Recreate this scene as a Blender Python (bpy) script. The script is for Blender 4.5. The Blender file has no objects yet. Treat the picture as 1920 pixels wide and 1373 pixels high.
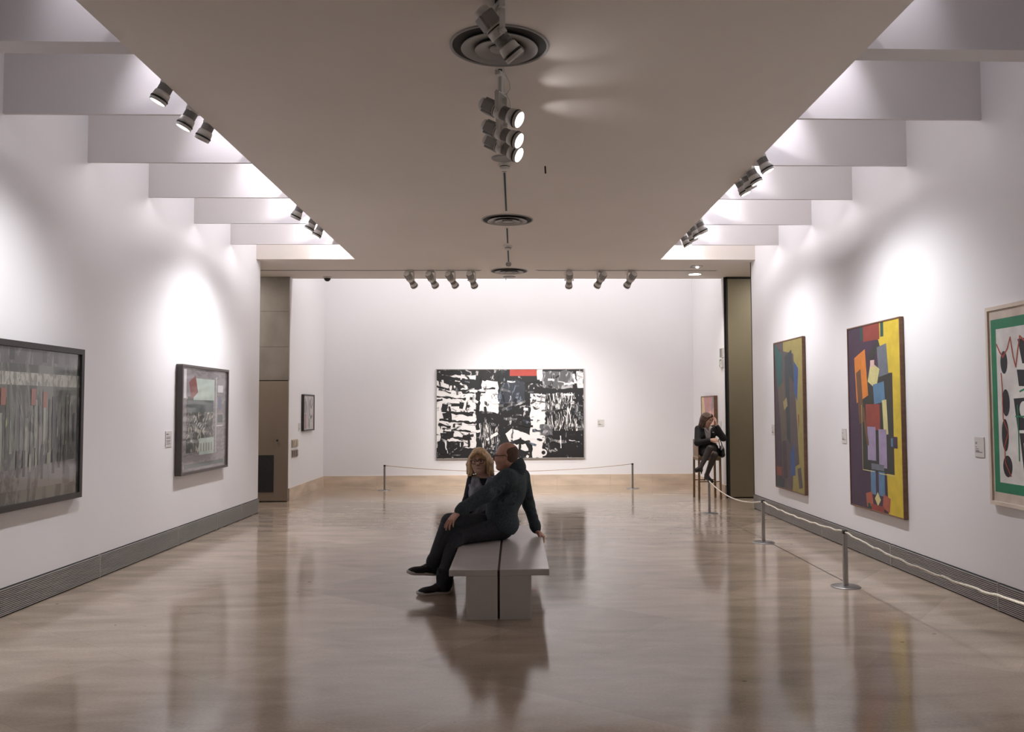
import bpy, bmesh, math, random
import numpy as np
from mathutils import Vector, Matrix, Euler

random.seed(7)
rng = np.random.default_rng(11)
SC = bpy.context.scene
COL = SC.collection
PI = math.pi

# ------------------------------------------------------------------ materials
def mat(name, color, rough=0.6, metal=0.0, spec=0.5, coat=0.0, noise=None, bump=None, emit=None):
    m = bpy.data.materials.new(name)
    m.use_nodes = True
    nt = m.node_tree
    b = nt.nodes['Principled BSDF']
    b.inputs['Base Color'].default_value = (*color, 1)
    b.inputs['Roughness'].default_value = rough
    b.inputs['Metallic'].default_value = metal
    b.inputs['Specular IOR Level'].default_value = spec
    if coat:
        b.inputs['Coat Weight'].default_value = coat
        b.inputs['Coat Roughness'].default_value = 0.06
    if emit:
        b.inputs['Emission Color'].default_value = (*emit[0], 1)
        b.inputs['Emission Strength'].default_value = emit[1]
    tc = None
    if noise or bump:
        tc = nt.nodes.new('ShaderNodeTexCoord')
    if noise:
        # noise = (scale xyz tuple or float, detail, amount)
        sc, det, amt = noise
        mp = nt.nodes.new('ShaderNodeMapping')
        mp.inputs['Scale'].default_value = sc if isinstance(sc, tuple) else (sc, sc, sc)
        nt.links.new(tc.outputs['Object'], mp.inputs['Vector'])
        n = nt.nodes.new('ShaderNodeTexNoise')
        n.inputs['Scale'].default_value = 1.0
        n.inputs['Detail'].default_value = det
        nt.links.new(mp.outputs[0], n.inputs['Vector'])
        r = nt.nodes.new('ShaderNodeValToRGB')
        r.color_ramp.elements[0].position = 0.3
        r.color_ramp.elements[1].position = 0.7
        lo = tuple(max(0, c * (1 - amt)) for c in color)
        hi = tuple(min(1, c * (1 + amt)) for c in color)
        r.color_ramp.elements[0].color = (*lo, 1)
        r.color_ramp.elements[1].color = (*hi, 1)
        nt.links.new(n.outputs['Fac'], r.inputs[0])
        nt.links.new(r.outputs[0], b.inputs['Base Color'])
    if bump:
        sc, strength, dist = bump
        mp = nt.nodes.new('ShaderNodeMapping')
        mp.inputs['Scale'].default_value = sc if isinstance(sc, tuple) else (sc, sc, sc)
        nt.links.new(tc.outputs['Object'], mp.inputs['Vector'])
        n = nt.nodes.new('ShaderNodeTexNoise')
        n.inputs['Scale'].default_value = 1.0
        n.inputs['Detail'].default_value = 3
        nt.links.new(mp.outputs[0], n.inputs['Vector'])
        bp = nt.nodes.new('ShaderNodeBump')
        bp.inputs['Strength'].default_value = strength
        bp.inputs['Distance'].default_value = dist
        nt.links.new(n.outputs['Fac'], bp.inputs['Height'])
        nt.links.new(bp.outputs[0], b.inputs['Normal'])
    return m

M = {}
M['wall'] = mat('wall_paint', (0.795, 0.785, 0.80), 0.85, noise=((0.7, 0.7, 0.7), 3, 0.015), bump=(60, 0.05, 0.002))
M['ceil'] = mat('ceiling_paint', (0.80, 0.745, 0.69), 0.9, noise=((0.8, 0.8, 0.8), 3, 0.02))
M['beam'] = mat('beam_paint', (0.74, 0.71, 0.71), 0.9, noise=((1.5, 1.5, 1.5), 3, 0.02))
M['roof'] = mat('lightwell_paint', (0.62, 0.60, 0.62), 0.9)
M['stone'] = mat('pink_marble', (0.255, 0.222, 0.19), 0.45, noise=((3.0, 3.0, 2.0), 6, 0.16))
M['skirt'] = mat('marble_skirting', (0.62, 0.505, 0.395), 0.45, noise=((1.6, 1.6, 6.0), 7, 0.2))
M['door'] = mat('bronze_door', (0.265, 0.205, 0.158), 0.5, noise=((2, 2, 0.6), 3, 0.06))
M['olive'] = mat('olive_panel', (0.205, 0.175, 0.115), 0.55, noise=((2, 2, 0.6), 3, 0.05))
M['dark'] = mat('dark_gap', (0.012, 0.011, 0.010), 0.7)
M['seam'] = mat('floor_seam', (0.10, 0.08, 0.065), 0.5)
M['vent_dark'] = mat('dark_mesh', (0.028, 0.029, 0.032), 0.6, noise=((160, 160, 160), 1, 0.5))
M['grille'] = mat('grille_metal', (0.36, 0.345, 0.335), 0.45, metal=0.3)
M['grille_dark'] = mat('grille_shadow_gap', (0.03, 0.029, 0.028), 0.8)
M['steel'] = mat('brushed_steel', (0.36, 0.345, 0.335), 0.34, metal=0.85, noise=((40, 40, 3), 3, 0.1))
M['steel_base'] = mat('steel_base', (0.34, 0.33, 0.325), 0.3, metal=0.9)
M['black'] = mat('black_plastic', (0.012, 0.012, 0.012), 0.45)
M['rope'] = mat('cream_rope', (0.72, 0.66, 0.56), 0.8, noise=((90, 90, 90), 2, 0.25))
M['rope_brown'] = mat('tan_rope', (0.42, 0.33, 0.25), 0.8, noise=((90, 90, 90), 2, 0.2))
M['bench'] = mat('satin_bench_lacquer', (0.60, 0.57, 0.55), 0.24, noise=((3, 3, 3), 4, 0.04), bump=(180, 0.04, 0.001))
M['benchgap'] = mat('bench_gap_dark', (0.06, 0.045, 0.036), 0.7)
M['lamp_white'] = mat('lamp_housing', (0.70, 0.68, 0.65), 0.40)
M['lamp_grey'] = mat('lamp_grey', (0.30, 0.29, 0.28), 0.5)
M['chrome'] = mat('lamp_rim', (0.7, 0.7, 0.7), 0.2, metal=0.9)
M['lens_on'] = mat('lit_lens', (0.9, 0.9, 0.9), 0.3, emit=((1.0, 0.97, 0.94), 9.0))
M['lens_off'] = mat('glass_lens', (0.35, 0.35, 0.35), 0.12, spec=0.8)
M['vent'] = mat('vent_metal', (0.34, 0.325, 0.31), 0.5)
M['vent_in'] = mat('vent_duct_shade', (0.05, 0.047, 0.045), 0.8)
M['white_plastic'] = mat('white_plastic', (0.66, 0.64, 0.61), 0.45)
M['grey_plastic'] = mat('grey_plastic', (0.30, 0.285, 0.27), 0.55)
M['wood'] = mat('stool_oak', (0.225, 0.145, 0.082), 0.5, noise=((30, 30, 3), 5, 0.25))
M['wood_light'] = mat('stool_seat_oak', (0.36, 0.25, 0.15), 0.5, noise=((20, 20, 3), 5, 0.2))
M['frame_black'] = mat('black_frame', (0.022, 0.019, 0.018), 0.4)
M['frame_grey'] = mat('charcoal_frame', (0.075, 0.065, 0.06), 0.45)
M['frame_wood'] = mat('walnut_frame', (0.17, 0.088, 0.05), 0.5, noise=((4, 4, 30), 4, 0.2))
M['frame_silver'] = mat('silver_frame', (0.48, 0.45, 0.43), 0.35, metal=0.6)
M['frame_cream'] = mat('cream_frame', (0.70, 0.60, 0.51), 0.6, noise=((6, 6, 6), 4, 0.06))
M['card'] = mat('label_card', (0.62, 0.59, 0.57), 0.6)
M['ink'] = mat('label_ink', (0.16, 0.15, 0.15), 0.7)
M['exit_green'] = mat('sign_green', (0.05, 0.13, 0.08), 0.5)
M['sign_grey'] = mat('sign_grey', (0.18, 0.18, 0.17), 0.5)
M['beige_plate'] = mat('switch_beige', (0.46, 0.40, 0.30), 0.5)
M['bronze_key'] = mat('switch_bronze', (0.17, 0.135, 0.11), 0.4)

def floor_material():
    m = bpy.data.materials.new('polished_limestone')
    m.use_nodes = True
    nt = m.node_tree; N = nt.nodes; L = nt.links
    b = N['Principled BSDF']
    tc = N.new('ShaderNodeTexCoord')
    rot = N.new('ShaderNodeMapping'); rot.inputs['Rotation'].default_value = (0, 0, math.radians(38))
    L.new(tc.outputs['Object'], rot.inputs['Vector'])
    br = N.new('ShaderNodeTexBrick')
    br.offset = 0.5
    br.inputs['Scale'].default_value = 1.0
    br.inputs['Brick Width'].default_value = 1.5
    br.inputs['Row Height'].default_value = 0.95
    br.inputs['Mortar Size'].default_value = 0.0022
    br.inputs['Mortar Smooth'].default_value = 0.4
    br.inputs['Color1'].default_value = (0.50, 0.405, 0.318, 1)
    br.inputs['Color2'].default_value = (0.385, 0.308, 0.238, 1)
    br.inputs['Mortar'].default_value = (0.38, 0.31, 0.245, 1)
    L.new(rot.outputs[0], br.inputs['Vector'])
    # soft veins, drawn out across the room
    mp = N.new('ShaderNodeMapping'); mp.inputs['Scale'].default_value = (0.9, 3.0, 1); mp.inputs['Rotation'].default_value = (0, 0, 0.25)
    L.new(tc.outputs['Object'], mp.inputs['Vector'])
    n1 = N.new('ShaderNodeTexNoise'); n1.inputs['Scale'].default_value = 1.6; n1.inputs['Detail'].default_value = 4; n1.inputs['Distortion'].default_value = 0.5
    L.new(mp.outputs[0], n1.inputs['Vector'])
    r1 = N.new('ShaderNodeValToRGB')
    r1.color_ramp.elements[0].position = 0.3; r1.color_ramp.elements[1].position = 0.72
    r1.color_ramp.elements[0].color = (0.70, 0.68, 0.66, 1); r1.color_ramp.elements[1].color = (1.14, 1.14, 1.13, 1)
    L.new(n1.outputs['Fac'], r1.inputs[0])
    mul = N.new('ShaderNodeMix'); mul.data_type = 'RGBA'; mul.blend_type = 'MULTIPLY'; mul.inputs[0].default_value = 0.8
    L.new(br.outputs['Color'], mul.inputs[6]); L.new(r1.outputs[0], mul.inputs[7])
    # pits
    vo = N.new('ShaderNodeTexVoronoi'); vo.inputs['Scale'].default_value = 5.5
    mp2 = N.new('ShaderNodeMapping'); mp2.inputs['Scale'].default_value = (0.7, 1.0, 1)
    L.new(tc.outputs['Object'], mp2.inputs['Vector']); L.new(mp2.outputs[0], vo.inputs['Vector'])
    sep = N.new('ShaderNodeSeparateColor'); L.new(vo.outputs['Color'], sep.inputs[0])
    big = N.new('ShaderNodeMath'); big.operation = 'GREATER_THAN'; big.inputs[1].default_value = 0.72
    L.new(sep.outputs[0], big.inputs[0])
    sz = N.new('ShaderNodeMath'); sz.operation = 'MULTIPLY'; sz.inputs[1].default_value = 0.075
    L.new(sep.outputs[1], sz.inputs[0])
    lt = N.new('ShaderNodeMath'); lt.operation = 'LESS_THAN'
    L.new(vo.outputs['Distance'], lt.inputs[0]); L.new(sz.outputs[0], lt.inputs[1])
    an = N.new('ShaderNodeMath'); an.operation = 'MULTIPLY'
    L.new(big.outputs[0], an.inputs[0]); L.new(lt.outputs[0], an.inputs[1])
    pit = N.new('ShaderNodeMix'); pit.data_type = 'RGBA'
    pit.inputs[7].default_value = (0.09, 0.07, 0.055, 1)
    L.new(an.outputs[0], pit.inputs[0]); L.new(mul.outputs[2], pit.inputs[6])
    # fine grain
    n2 = N.new('ShaderNodeTexNoise'); n2.inputs['Scale'].default_value = 55; n2.inputs['Detail'].default_value = 4
    L.new(tc.outputs['Object'], n2.inputs['Vector'])
    r2 = N.new('ShaderNodeValToRGB'); r2.color_ramp.elements[0].position = 0.35; r2.color_ramp.elements[1].position = 0.65
    r2.color_ramp.elements[0].color = (0.92, 0.92, 0.92, 1); r2.color_ramp.elements[1].color = (1.05, 1.05, 1.05, 1)
    L.new(n2.outputs['Fac'], r2.inputs[0])
    fin = N.new('ShaderNodeMix'); fin.data_type = 'RGBA'; fin.blend_type = 'MULTIPLY'; fin.inputs[0].default_value = 1.0
    L.new(pit.outputs[2], fin.inputs[6]); L.new(r2.outputs[0], fin.inputs[7])
    L.new(fin.outputs[2], b.inputs['Base Color'])
    # polish
    rr = N.new('ShaderNodeMapRange'); rr.inputs[1].default_value = 0.3; rr.inputs[2].default_value = 0.7
    rr.inputs[3].default_value = 0.10; rr.inputs[4].default_value = 0.15
    L.new(n1.outputs['Fac'], rr.inputs[0]); L.new(rr.outputs[0], b.inputs['Roughness'])
    b.inputs['IOR'].default_value = 1.5
    n3 = N.new('ShaderNodeTexNoise'); n3.inputs['Scale'].default_value = 1.7; n3.inputs['Detail'].default_value = 2
    L.new(tc.outputs['Object'], n3.inputs['Vector'])
    bp = N.new('ShaderNodeBump'); bp.inputs['Strength'].default_value = 0.55; bp.inputs['Distance'].default_value = 0.006
    L.new(n3.outputs['Fac'], bp.inputs['Height']); L.new(bp.outputs[0], b.inputs['Normal'])
    return m
M['floor'] = floor_material()

# ------------------------------------------------------------------ mesh helpers
class MB:
    """Collects simple solids and links them as ONE mesh object."""
    def __init__(self):
        self.v = []; self.f = []; self.mi = []; self.sm = []
    def add(self, vs, fs, mi=0, smooth=False):
        o = len(self.v)
        self.v += [tuple(p) for p in vs]
        for f in fs:
            self.f.append(tuple(i + o for i in f)); self.mi.append(mi); self.sm.append(smooth)
        return self
    def box(self, x0, x1, y0, y1, z0, z1, mi=0, bev=0.0):
        if bev > 0:
            bm = bmesh.new(); bmesh.ops.create_cube(bm, size=1)
            for v in bm.verts:
                v.co = ((x0 + x1) / 2 + v.co.x * (x1 - x0), (y0 + y1) / 2 + v.co.y * (y1 - y0), (z0 + z1) / 2 + v.co.z * (z1 - z0))
            bmesh.ops.bevel(bm, geom=bm.edges[:], offset=bev, segments=2, profile=0.6, affect='EDGES')
            bm.verts.index_update()
            self.add([v.co[:] for v in bm.verts], [[v.index for v in f.verts] for f in bm.faces], mi)
            bm.free(); return self
        vs = [(x, y, z) for x in (x0, x1) for y in (y0, y1) for z in (z0, z1)]
        fs = [(0, 1, 3, 2), (4, 6, 7, 5), (0, 4, 5, 1), (2, 3, 7, 6), (0, 2, 6, 4), (1, 5, 7, 3)]
        return self.add(vs, fs, mi)
    def lathe(self, prof, n=32, mi=0, axis='z', off=(0, 0, 0), cap=True, smooth=True):
        """prof: list of (r, h) along axis."""
        vs = []; fs = []
        for r, h in prof:
            for k in range(n):
                a = 2 * PI * k / n
                c, s = r * math.cos(a), r * math.sin(a)
                p = {'z': (c, s, h), 'x': (h, c, s), 'y': (s, h, c)}[axis]
                vs.append((p[0] + off[0], p[1] + off[1], p[2] + off[2]))
        for i in range(len(prof) - 1):
            for k in range(n):
                k2 = (k + 1) % n
                fs.append((i * n + k, i * n + k2, (i + 1) * n + k2, (i + 1) * n + k))
        self.add(vs, fs, mi, smooth)
        if cap:
            o = len(self.v) - len(vs)
            for i, rev in ((0, True), (len(prof) - 1, False)):
                if prof[i][0] > 1e-5:
                    ring = [o + i * n + k for k in range(n)]
                    self.f.append(tuple(ring[::-1] if rev else ring)); self.mi.append(mi); self.sm.append(False)
        return self
    def tube(self, pts, r, n=8, mi=0, closed=False, smooth=True):
        P = [Vector(p) for p in pts]; m = len(P)
        rs = r if isinstance(r, (list, tuple)) else [r] * m
        vs = []; fs = []
        up = None
        for i in range(m):
            if closed: t = P[(i + 1) % m] - P[i - 1]
            else: t = P[min(i + 1, m - 1)] - P[max(i - 1, 0)]
            t.normalize()
            if up is None:
                up = Vector((0, 0, 1)) if abs(t.z) < 0.9 else Vector((1, 0, 0))
            a = t.cross(up)
            if a.length < 1e-6: a = t.cross(Vector((1, 0, 0)))
            a.normalize(); b = a.cross(t).normalized(); up = b
            for k in range(n):
                an = 2 * PI * k / n
                vs.append(P[i] + (a * math.cos(an) + b * math.sin(an)) * rs[i])
        for i in range(m if closed else m - 1):
            j = (i + 1) % m
            for k in range(n):
                k2 = (k + 1) % n
                fs.append((i * n + k, i * n + k2, j * n + k2, j * n + k))
        if not closed:
            fs.append(tuple(range(n))[::-1]); fs.append(tuple((m - 1) * n + k for k in range(n)))
        return self.add(vs, fs, mi, smooth)
    def prism(self, pts, z0, z1, mi=0):
        n = len(pts)
        vs = [(x, y, z0) for x, y in pts] + [(x, y, z1) for x, y in pts]
        fs = [tuple(range(n))[::-1], tuple(range(n, 2 * n))] + [(i, (i + 1) % n, n + (i + 1) % n, n + i) for i in range(n)]
        return self.add(vs, fs, mi)
    def xform(self, mtx):
        self.v = [tuple(mtx @ Vector(p)) for p in self.v]; return self
    def mesh(self, name, mats):
        me = bpy.data.meshes.new(name)
        me.from_pydata(self.v, [], self.f)
        for m in (mats if isinstance(mats, (list, tuple)) else [mats]): me.materials.append(m)
        me.polygons.foreach_set('material_index', self.mi)
        me.polygons.foreach_set('use_smooth', self.sm)
        bm = bmesh.new(); bm.from_mesh(me); bmesh.ops.recalc_face_normals(bm, faces=bm.faces[:]); bm.to_mesh(me); bm.free()
        return me
    def build(self, name, mats, parent=None, label=None):
        o = bpy.data.objects.new(name, self.mesh(name, mats)); COL.objects.link(o)
        if parent: o.parent = parent
        if label: o['label'] = label
        return o

def link_mesh(name, me, parent=None):
    o = bpy.data.objects.new(name, me); COL.objects.link(o)
    if parent: o.parent = parent
    return o
def thing(name, label, cat, loc=(0, 0, 0), rotz=0.0, group=None):
    o = bpy.data.objects.new(name, None); COL.objects.link(o)
    o.empty_display_size = 0.1
    o.location = loc; o.rotation_euler = (0, 0, rotz)
    return tag(o, label, cat, group)
def tag(o, label, cat, group=None):
    o['label'] = label; o['category'] = cat
    if group: o['group'] = group
    return o
def struct(name, mb, mats, label=None, parent=None):
    o = mb.build(name, mats, parent)
    o['kind'] = 'structure'
    if label:
        o['label'] = label; o['category'] = label.split()[-1]
    return o

# ------------------------------------------------------------------ the room
XL, XR, ZC = -3.86, 3.656, 3.789
PL, PR = -2.396, 2.207
YBK = 17.17            # back wall
ZT = 5.25              # top of the light wells
YL_END, YR_END = 13.0, 13.03
YS = 14.5              # face of the passage returns
BEAMS = [5.18, 6.469, 7.748, 9.036, 10.308, 11.626]
def sset(o, label, cat):
    o['label'] = label; o['category'] = cat; return o

sset(struct('floor', MB().box(-6.2, 6.2, -3.2, YBK + 0.2, -0.1, 0), M['floor']), 'polished beige limestone gallery floor', 'floor')
sset(struct('trim_1', MB().box(2.903, 2.910, 7.42, 12.2, 0.0, 0.0012), M['seam']), 'thin dark seam line in the floor beside the rope barrier posts', 'seam')
sset(struct('wall_left', MB().box(XL - 0.3, XL, -3, YL_END, 0, ZT), M['wall']), 'white left gallery wall with two framed pictures', 'wall')
sset(struct('wall_right', MB().box(XR, XR + 0.3, -3, YR_END, 0, ZT), M['wall']), 'white right gallery wall with three colourful paintings', 'wall')
sset(struct('wall_back', MB().box(-4.2, 4.0, YBK, YBK + 0.2, 0, 5.9), M['wall']), 'white back wall with the large black and white painting', 'wall')
sset(struct('wall_front', MB().box(-6.2, 6.2, -3.2, -3, 0, ZT), M['wall']), 'white wall behind the viewer', 'wall')
sset(struct('wall_left_rear', MB().box(-4.1, -3.82, YS + 0.06, YBK, 0, 5.9), M['wall']), 'white side wall to the rear of the left passage', 'wall')
sset(struct('wall_right_rear', MB().box(3.60, 3.9, YS + 0.06, YBK, 0, 5.9), M['wall']), 'white side wall beyond the right passage, behind the seated guard', 'wall')
# passage ends
sset(struct('wall_passage_left', MB().box(-6.2, -6.0, YL_END - 0.5, YS + 0.1, 0, ZC), M['wall']), 'end wall of the left passage', 'wall')
sset(struct('wall_passage_right', MB().box(6.0, 6.2, YR_END - 0.5, YS + 0.1, 0, ZC), M['wall']), 'end wall of the right passage', 'wall')
# stone facing of the left return, in courses
st = MB()
zz = [2.035, 2.60, 3.20, ZC]
for a, b in zip(zz[:-1], zz[1:]):
    for x0, x1 in ((-6.0, -4.95), (-4.948, -3.815)):
        st.box(x0, x1, YS, YS + 0.06, a + 0.002, b - 0.002, 0)
st.box(-6.0, -3.83, YS + 0.02, YS + 0.06, 0, ZC, 1)
sset(struct('wall_stone', st, [M['stone'], M['dark']]), 'pinkish grey marble wall facing above the bronze door', 'wall')
d1 = struct('door_1', MB().box(-4.93, -3.815, YS - 0.01, YS + 0.02, 0.014, 2.022, 0, 0.003), M['door'])
sset(d1, 'plain brown metal door panel in the left passage', 'door')
MB().box(-4.42, -4.045, YS - 0.016, YS - 0.009, 0.163, 0.78).build('vent_panel', M['vent_dark'], d1, 'black mesh vent panel')
MB().lathe([(0.0, -0.03), (0.016, -0.03), (0.018, -0.02), (0.012, 0)], 16, axis='y', off=(-3.985, YS - 0.01, 1.025)).build('door_knob', M['black'], d1)
# olive panel of the right passage
sset(struct('wall_right_return', MB().box(3.60, 6.0, YS + 0.03, YS + 0.07, 0, ZC), M['dark']), 'dark recess behind the olive panel', 'wall')
ol = struct('door_2', MB().box(3.652, 4.62, YS - 0.01, YS + 0.03, 0.02, 3.752, 0, 0.004), M['olive'])
sset(ol, 'tall olive brown sliding panel in the right passage', 'door')
MB().box(3.628, 3.652, YS - 0.004, YS + 0.03, 0, ZC).build('door_edge', M['dark'], ol, 'black edge gap')
MB().box(3.628, 4.62, YS - 0.004, YS + 0.03, 3.752, ZC).build('door_head', M['dark'], ol, 'black gap over the panel')
sset(struct('trim_2', MB().box(XR - 0.004, XR + 0.02, YR_END, YR_END + 0.03, 0, ZC), M['dark']), 'thin black edge strip on the end of the right wall', 'trim')

# ceilings
sset(struct('ceiling', MB().box(PL, PR, -3, 12.79, ZC, ZC + 0.16), M['ceil']), 'wide flat beige suspended ceiling panel', 'ceiling')
sset(struct('ceiling_soffit', MB().box(-6.2, 6.2, 12.789, 14.70, ZC, ZC + 0.5), M['ceil']), 'low beige soffit before the back wall', 'ceiling')
sset(struct('ceiling_wells', MB().box(-4.2, 4.2, -3.2, 12.8, ZT, ZT + 0.1), M['roof']), 'roof of the side light wells', 'ceiling')
sset(struct('ceiling_rear', MB().box(-4.2, 4.2, 12.8, YBK + 0.2, 5.8, 5.9).box(-4.2, 4.2, 14.70, 14.72, ZC + 0.0, 5.8), M['beam']), 'high ceiling over the back wall', 'ceiling')
for k, y in enumerate([2.6, 3.89] + BEAMS):
    th = 0.18 if y == 5.18 else 0.03
    for s, (x0, x1) in (('left', (XL, PL + 0.5)), ('right', (PR - 0.5, XR))):
        o = struct('beam_%s' % s, MB().box(x0, x1, y, y + th, ZC + 0.0005, 4.85), M['beam'])
        sset(o, 'white cross beam in the %s light well' % s, 'beam'); o['group'] = 'white cross beams of the %s light well' % s

# skirtings
def grille(name, x, sgn, y0, y1, joints, label):
    o = MB().box(min(x, x + sgn * 0.006), max(x, x + sgn * 0.006), y0, y1, 0.0, 0.215).build(name, M['grille_dark'])
    o['kind'] = 'structure'; sset(o, label, 'baseboard')
    sl = MB(); n = 14
    for i in range(n):
        z = 0.012 + i * (0.20 / n)
        xa, xb = x + sgn * 0.006, x + sgn * 0.020
        sl.box(min(xa, xb), max(xa, xb), y0, y1, z, z + 0.0082)
    s = sl.build('grille_slats', M['grille'], o); s['kind'] = 'structure'
    for j in joints:
        xa, xb = x + sgn * 0.006, x + sgn * 0.0215
        q = MB().box(min(xa, xb), max(xa, xb), j - 0.008, j + 0.008, 0.006, 0.213).build('joint_strip', M['grille'], o); q['kind'] = 'structure'
    return o
grille('baseboard_left', XL, 1, -3, YL_END, [5.0, 6.55, 8.10, 9.93, 11.2, 12.2], 'grey slatted heating grille along the left wall')
grille('baseboard_right', XR, -1, -3, YR_END, [4.8, 6.41, 8.26, 10.12, 11.19, 12.2], 'grey slatted heating grille along the right wall')
sk = MB()
xs = [-3.80, -2.75, -1.77, -0.7, 0.35, 0.83, 1.9, 2.75, 3.58]
for a, b in zip(xs[:-1], xs[1:]): sk.box(a + 0.001, b - 0.001, YBK - 0.02, YBK, 0, 0.215)
sset(struct('baseboard_back', sk, M['skirt']), 'beige marble skirting below the back wall', 'baseboard')
sset(struct('baseboard_left_rear', MB().box(-3.82, -3.80, YS + 0.06, 15.8, 0, 0.215).box(-3.82, -3.80, 15.802, YBK - 0.02, 0, 0.215), M['skirt']), 'beige marble skirting under the small framed drawing', 'baseboard')
sset(struct('baseboard_right_rear', MB().box(3.58, 3.60, YS + 0.06, 15.6, 0, 0.215).box(3.58, 3.60, 15.602, YBK - 0.02, 0, 0.215), M['skirt']), 'beige marble skirting behind the bar stool', 'baseboard')
# ------------------------------------------------------------------ ceiling fixtures
def air_vent(x, y, label):
    t = thing('air_vent', label, 'ceiling vent', (x, y, ZC), group='round ceiling air vents')
    MB().lathe([(0.308, 0.0), (0.308, -0.007), (0.303, -0.010), (0.294, -0.009), (0.290, -0.003)], 64, cap=False).build('outer_ring', M['vent'], t)
    MB().lathe([(0.292, -0.002), (0.001, -0.002)], 64, cap=False).build('duct_shade_disc', M['vent_in'], t)  # flat dark disc on the ceiling, the duct's shade put into its colour
    for r1, z1, r0, z0 in ((0.238, -0.024, 0.140, -0.008), (0.152, -0.031, 0.055, -0.012)):
        MB().lathe([(r0, z0 + .003), (r1 - .004, z1 + .006), (r1, z1), (r1 - .004, z1 - .002), (r1 - .012, z1 + .001), (r0, z0), (r0, z0 + .003)], 64, cap=False).build('cone_ring', M['vent'], t)
    MB().lathe([(0.0, -0.030), (0.045, -0.030), (0.060, -0.026), (0.062, -0.020), (0.050, -0.012), (0.0, -0.010)], 48, cap=False).build('centre_disc', M['vent'], t)
    return t
air_vent(-0.091, 5.185, 'round ceiling vent behind the topmost spotlight')
air_vent(-0.088, 10.07, 'round ceiling vent in mid ceiling with clear ceiling around it')
air_vent(-0.097, 13.87, 'round ceiling vent between the two tracks of the back row spotlights')

for x, y, r, l in ((-0.10, 7.56, 0.108, 'flat grey ceiling speaker disc just behind the lit spotlights'), (-0.095, 14.49, 0.108, 'flat grey ceiling speaker disc at the soffit edge')):
    t = thing('ceiling_speaker', l, 'ceiling speaker', (x, y, ZC))
    MB().lathe([(r, 0), (r, -0.008), (r - 0.012, -0.012)], 40, cap=False).build('rim', M['vent'], t)
    MB().lathe([(r - 0.012, -0.0115), (0, -0.0115)], 40, cap=False).build('mesh_cover', M['grey_plastic'], t)
for x, y, s, l in ((-0.089, 7.74, 1.0, 'white smoke detector beside the flat speaker disc'), (-0.093, 11.72, 1.0, 'white smoke detector between two short track pieces')):
    t = thing('smoke_detector', l, 'smoke detector', (x, y, ZC))
    MB().lathe([(0.060, 0), (0.060, -0.018), (0.054, -0.026), (0.0, -0.026)], 32, cap=False).build('base', M['white_plastic'], t)
    MB().lathe([(0.046, -0.026), (0.046, -0.034)], 32, cap=False).build('sensor_gap', M['black'], t)
    MB().lathe([(0.048, -0.033), (0.046, -0.048), (0.034, -0.056), (0.0, -0.058)], 32, cap=False).build('sensor_head', M['white_plastic'], t)
t = thing('ceiling_sensor', 'small round grey sensor ahead of the last ceiling vent', 'sensor', (-0.098, 13.06, ZC))
MB().lathe([(0.034, 0), (0.034, -0.012), (0.0, -0.012)], 24, cap=False).build('base', M['white_plastic'], t)
MB().lathe([(0.040, -0.010), (0.045, -0.030), (0.036, -0.055), (0.0, -0.066)], 24, cap=False).build('sensor_head', M['grey_plastic'], t)
t = thing('ceiling_sprinkler', 'tiny bright sprinkler head at the soffit edge', 'sprinkler', (-0.155, 14.62, ZC))
MB().lathe([(0.016, 0), (0.016, -0.008), (0.006, -0.012), (0.006, -0.03), (0.013, -0.034), (0.0, -0.036)], 16, cap=False).build('sprinkler_head', M['chrome'], t)
o = MB().tube([(0.283, 7.815, ZC), (0.287, 7.815, ZC - 0.068)], 0.008, 10).build('ceiling_microphone', M['black'])
tag(o, 'small black rod hanging from the bare ceiling right of the smoke detector', 'microphone')
t = thing('ceiling_camera', 'small dark dome camera under the soffit at far left', 'camera', (-3.18, 14.5, ZC))
MB().lathe([(0.075, 0), (0.075, -0.022), (0.062, -0.026), (0, -0.026)], 28, cap=False).build('base', M['white_plastic'], t)
MB().lathe([(0.055, -0.026), (0.054, -0.045), (0.04, -0.066), (0.02, -0.078), (0.0, -0.081)], 28, cap=False).build('dome', M['black'], t)

def track(x0, x1, y0, y1, label, z=ZC):
    t = thing('ceiling_track', label, 'lighting track', ((x0 + x1) / 2, (y0 + y1) / 2, z))
    a, b = (x1 - x0) / 2, (y1 - y0) / 2
    if b > a:
        MB().box(-a, a, -b, b, -0.006, 0).build('rail', M['white_plastic'], t)
        MB().box(-a * 0.45, a * 0.45, -b + 0.03, b - 0.03, -0.0075, -0.005).build('slot', M['dark'], t)
    else:
        MB().box(-a, a, -b, b, -0.006, 0).build('rail', M['white_plastic'], t)
        MB().box(-a + 0.03, a - 0.03, -b * 0.5, b * 0.5, -0.0075, -0.005).build('slot', M['dark'], t)
    return t
track(-0.118, -0.075, 7.98, 9.62, 'lighting track strip between the smoke detector and the middle vent')
track(-0.118, -0.075, 10.5, 11.52, 'short lighting track strip right after the middle vent')
track(-0.118, -0.075, 11.95, 12.99, 'short lighting track strip leading to the small round sensor')
track(-4.2, -0.54, 13.785, 13.835, 'lighting track carrying the four left spotlights of the back row')
track(0.335, 3.32, 13.785, 13.835, 'lighting track carrying the three right spotlights of the back row')
track(-0.122, -0.065, 4.2, 4.86, 'lighting track strip ahead of the nearest ceiling vent')
track(-0.122, -0.065, 5.50, 6.3, 'lighting track strip carrying the three lit ceiling spotlights')

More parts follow.
